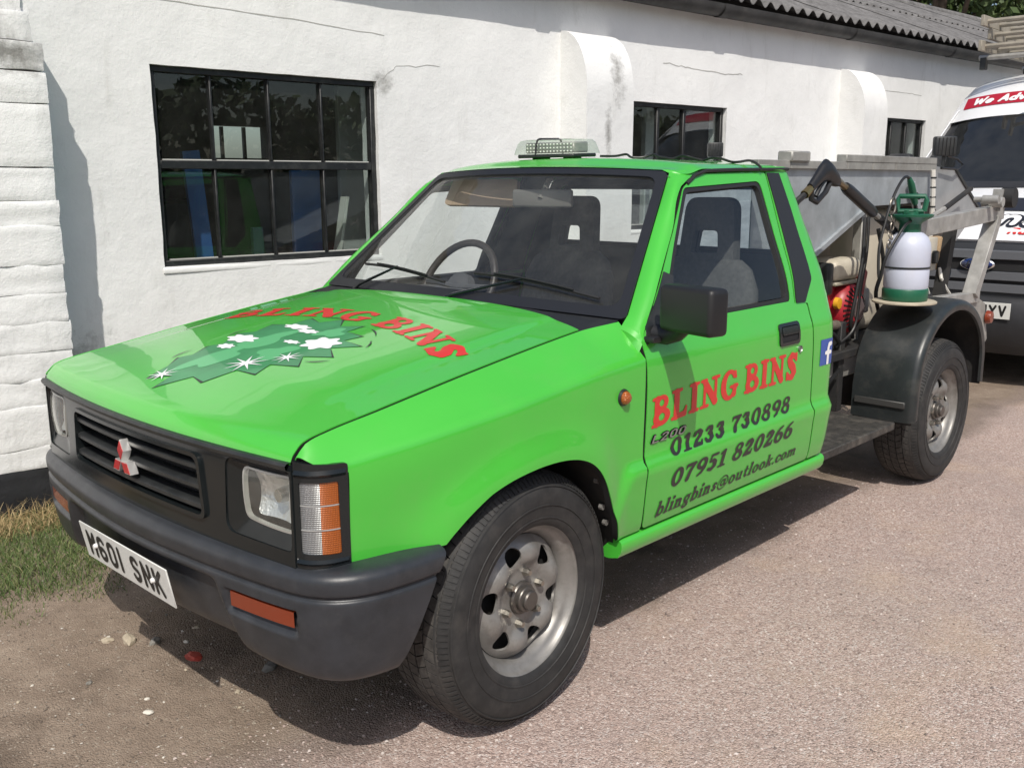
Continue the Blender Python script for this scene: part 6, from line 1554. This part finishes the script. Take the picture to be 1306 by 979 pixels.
# roof rack and ladders
rk = empty('roof_rack'); rk.parent = van
for x in (7.25, 8.4, 9.6):
    MB().tube([(x, -.74, 2.47), (x, .74, 2.47)], .022, 8).build('rack_bar', ARMM, rk)
    for y in (-.7, .7): MB().box((x, y, 2.42), (.06, .05, .10), None, .005).build('rack_foot', BLKP, rk)
WOODL = mat('weathered_ladder', (.27, .245, .20), .7, var=.2, vscale=8)
def ladder(x0, x1, y0, y1, z, label, nr):
    l = empty('ladder', ((x0+x1)/2, (y0+y1)/2-.05, z)); tag(l, label, 'ladder', 'ladders on the van roof')
    for y in (y0, y1): MB().box((0, y-(y0+y1)/2, 0), (x1-x0, .028, .085), None, .004).build('stile', WOODL, l)
    for k in range(nr):
        x = (k+.35)*(x1-x0)/nr-(x1-x0)/2
        MB().tube([(x, y0-(y0+y1)/2, 0), (x, y1-(y0+y1)/2, 0)], .019, 8).build('rung', WOODL, l)
ladder(7.0, 10.2, -.10, .66, 2.545, 'lowest of the stacked wooden ladders on the van roof rack', 11)
ladder(7.08, 10.2, -.08, .62, 2.640, 'middle one of the stacked wooden ladders on the van roof rack', 11)
ladder(6.95, 10.1, -.06, .64, 2.735, 'topmost of the stacked wooden ladders on the van roof rack', 11)
# hedge across the lane, seen only as a reflection in glass and paint
def hedge():
    r = np.random.default_rng(40); V = []; F = []
    for k in range(15000):
        x = -22+44*r.random(); h = 3.4+1.3*nz((x*.35, 1, 0))+.5*nz((x*1.3, 3, 0)); z = h*r.random()**.75; y = -15.5+1.1*nz((x*.5, z*.6, 5))+.5*r.standard_normal()
        u = r.standard_normal(3); u /= np.linalg.norm(u); w = np.cross(u, r.standard_normal(3)); w /= np.linalg.norm(w); L = .13+.12*r.random(); p = np.array([x, y, z]); o = len(V)
        V += [tuple(p-u*L), tuple(p+w*L*.6), tuple(p+u*L), tuple(p-w*L*.6)]; F.append((o, o+1, o+2, o+3))
    return mk('hedge', V, F, LEAF, None, False)
# ================================================================== TREES BEYOND THE ROOF
LEAF = island_mat('leaves', [(0, (.03, .055, .014)), (.5, (.06, .10, .025)), (1, (.11, .16, .045))], .6)
tag(hedge(), 'dense green hedge mirrored in the door glass', 'hedge', kind='stuff')
BARK = mat('bark', (.12, .09, .065), .9, var=.3, vscale=8, bump=.01, bscale=20)
def tree(x, y, h, cr, label, seed, n=5200):
    t = empty('tree', (x, y, 0)); tag(t, label, 'tree', 'trees beyond the workshop roof'); r = np.random.default_rng(seed)
    tr = MB(); tr.tube([(0, 0, 0), (.05, .03, h*.3), (.0, .08, h*.55), (.08, 0, h*.85)], [.20, .16, .11, .04], 10)
    cl = []
    for k in range(16):
        a = r.random()*6.28; e = r.random(); rr_ = cr*(.35+.65*r.random()); c = np.array([math.cos(a)*rr_*.8, math.sin(a)*rr_*.8, h*(.42+.52*e)]); cl.append((c, cr*(.28+.25*r.random())))
        if k < 9: tr.tube([(0, .04, h*.32+.03*k), tuple(c*.6+np.array([0, 0, h*.16])), tuple(c)], [.07, .045, .015], 6)
    tr.build('trunk', BARK, t)
    V = []; F = []
    for k in range(n):
        c, s = cl[r.integers(len(cl))]; d = r.standard_normal(3); d /= np.linalg.norm(d); p = c+d*s*(r.random()**.4)*np.array([1, 1, .8])
        u = r.standard_normal(3); u /= np.linalg.norm(u); w = np.cross(u, r.standard_normal(3)); w /= np.linalg.norm(w); L = .07+.07*r.random(); o = len(V)
        V += [tuple(p-u*L), tuple(p+w*L*.45), tuple(p+u*L), tuple(p-w*L*.45)]; F.append((o, o+1, o+2, o+3))
    mk('crown', V, F, LEAF, t, False)
tree(17.6, 5.0, 6.8, 2.5, 'leafy green tree beyond the far gable end', 1, 7000); tree(20.0, 6.6, 7.2, 2.6, 'taller leafy tree just behind the ridge', 2, 7000); tree(23.0, 3.4, 6.6, 2.6, 'broad leafy tree above the van ladders', 3, 7000); tree(11.2, 13.0, 3.3, 1.3, 'small bushy tree glimpsed through the workshop rear window', 5, 3000)
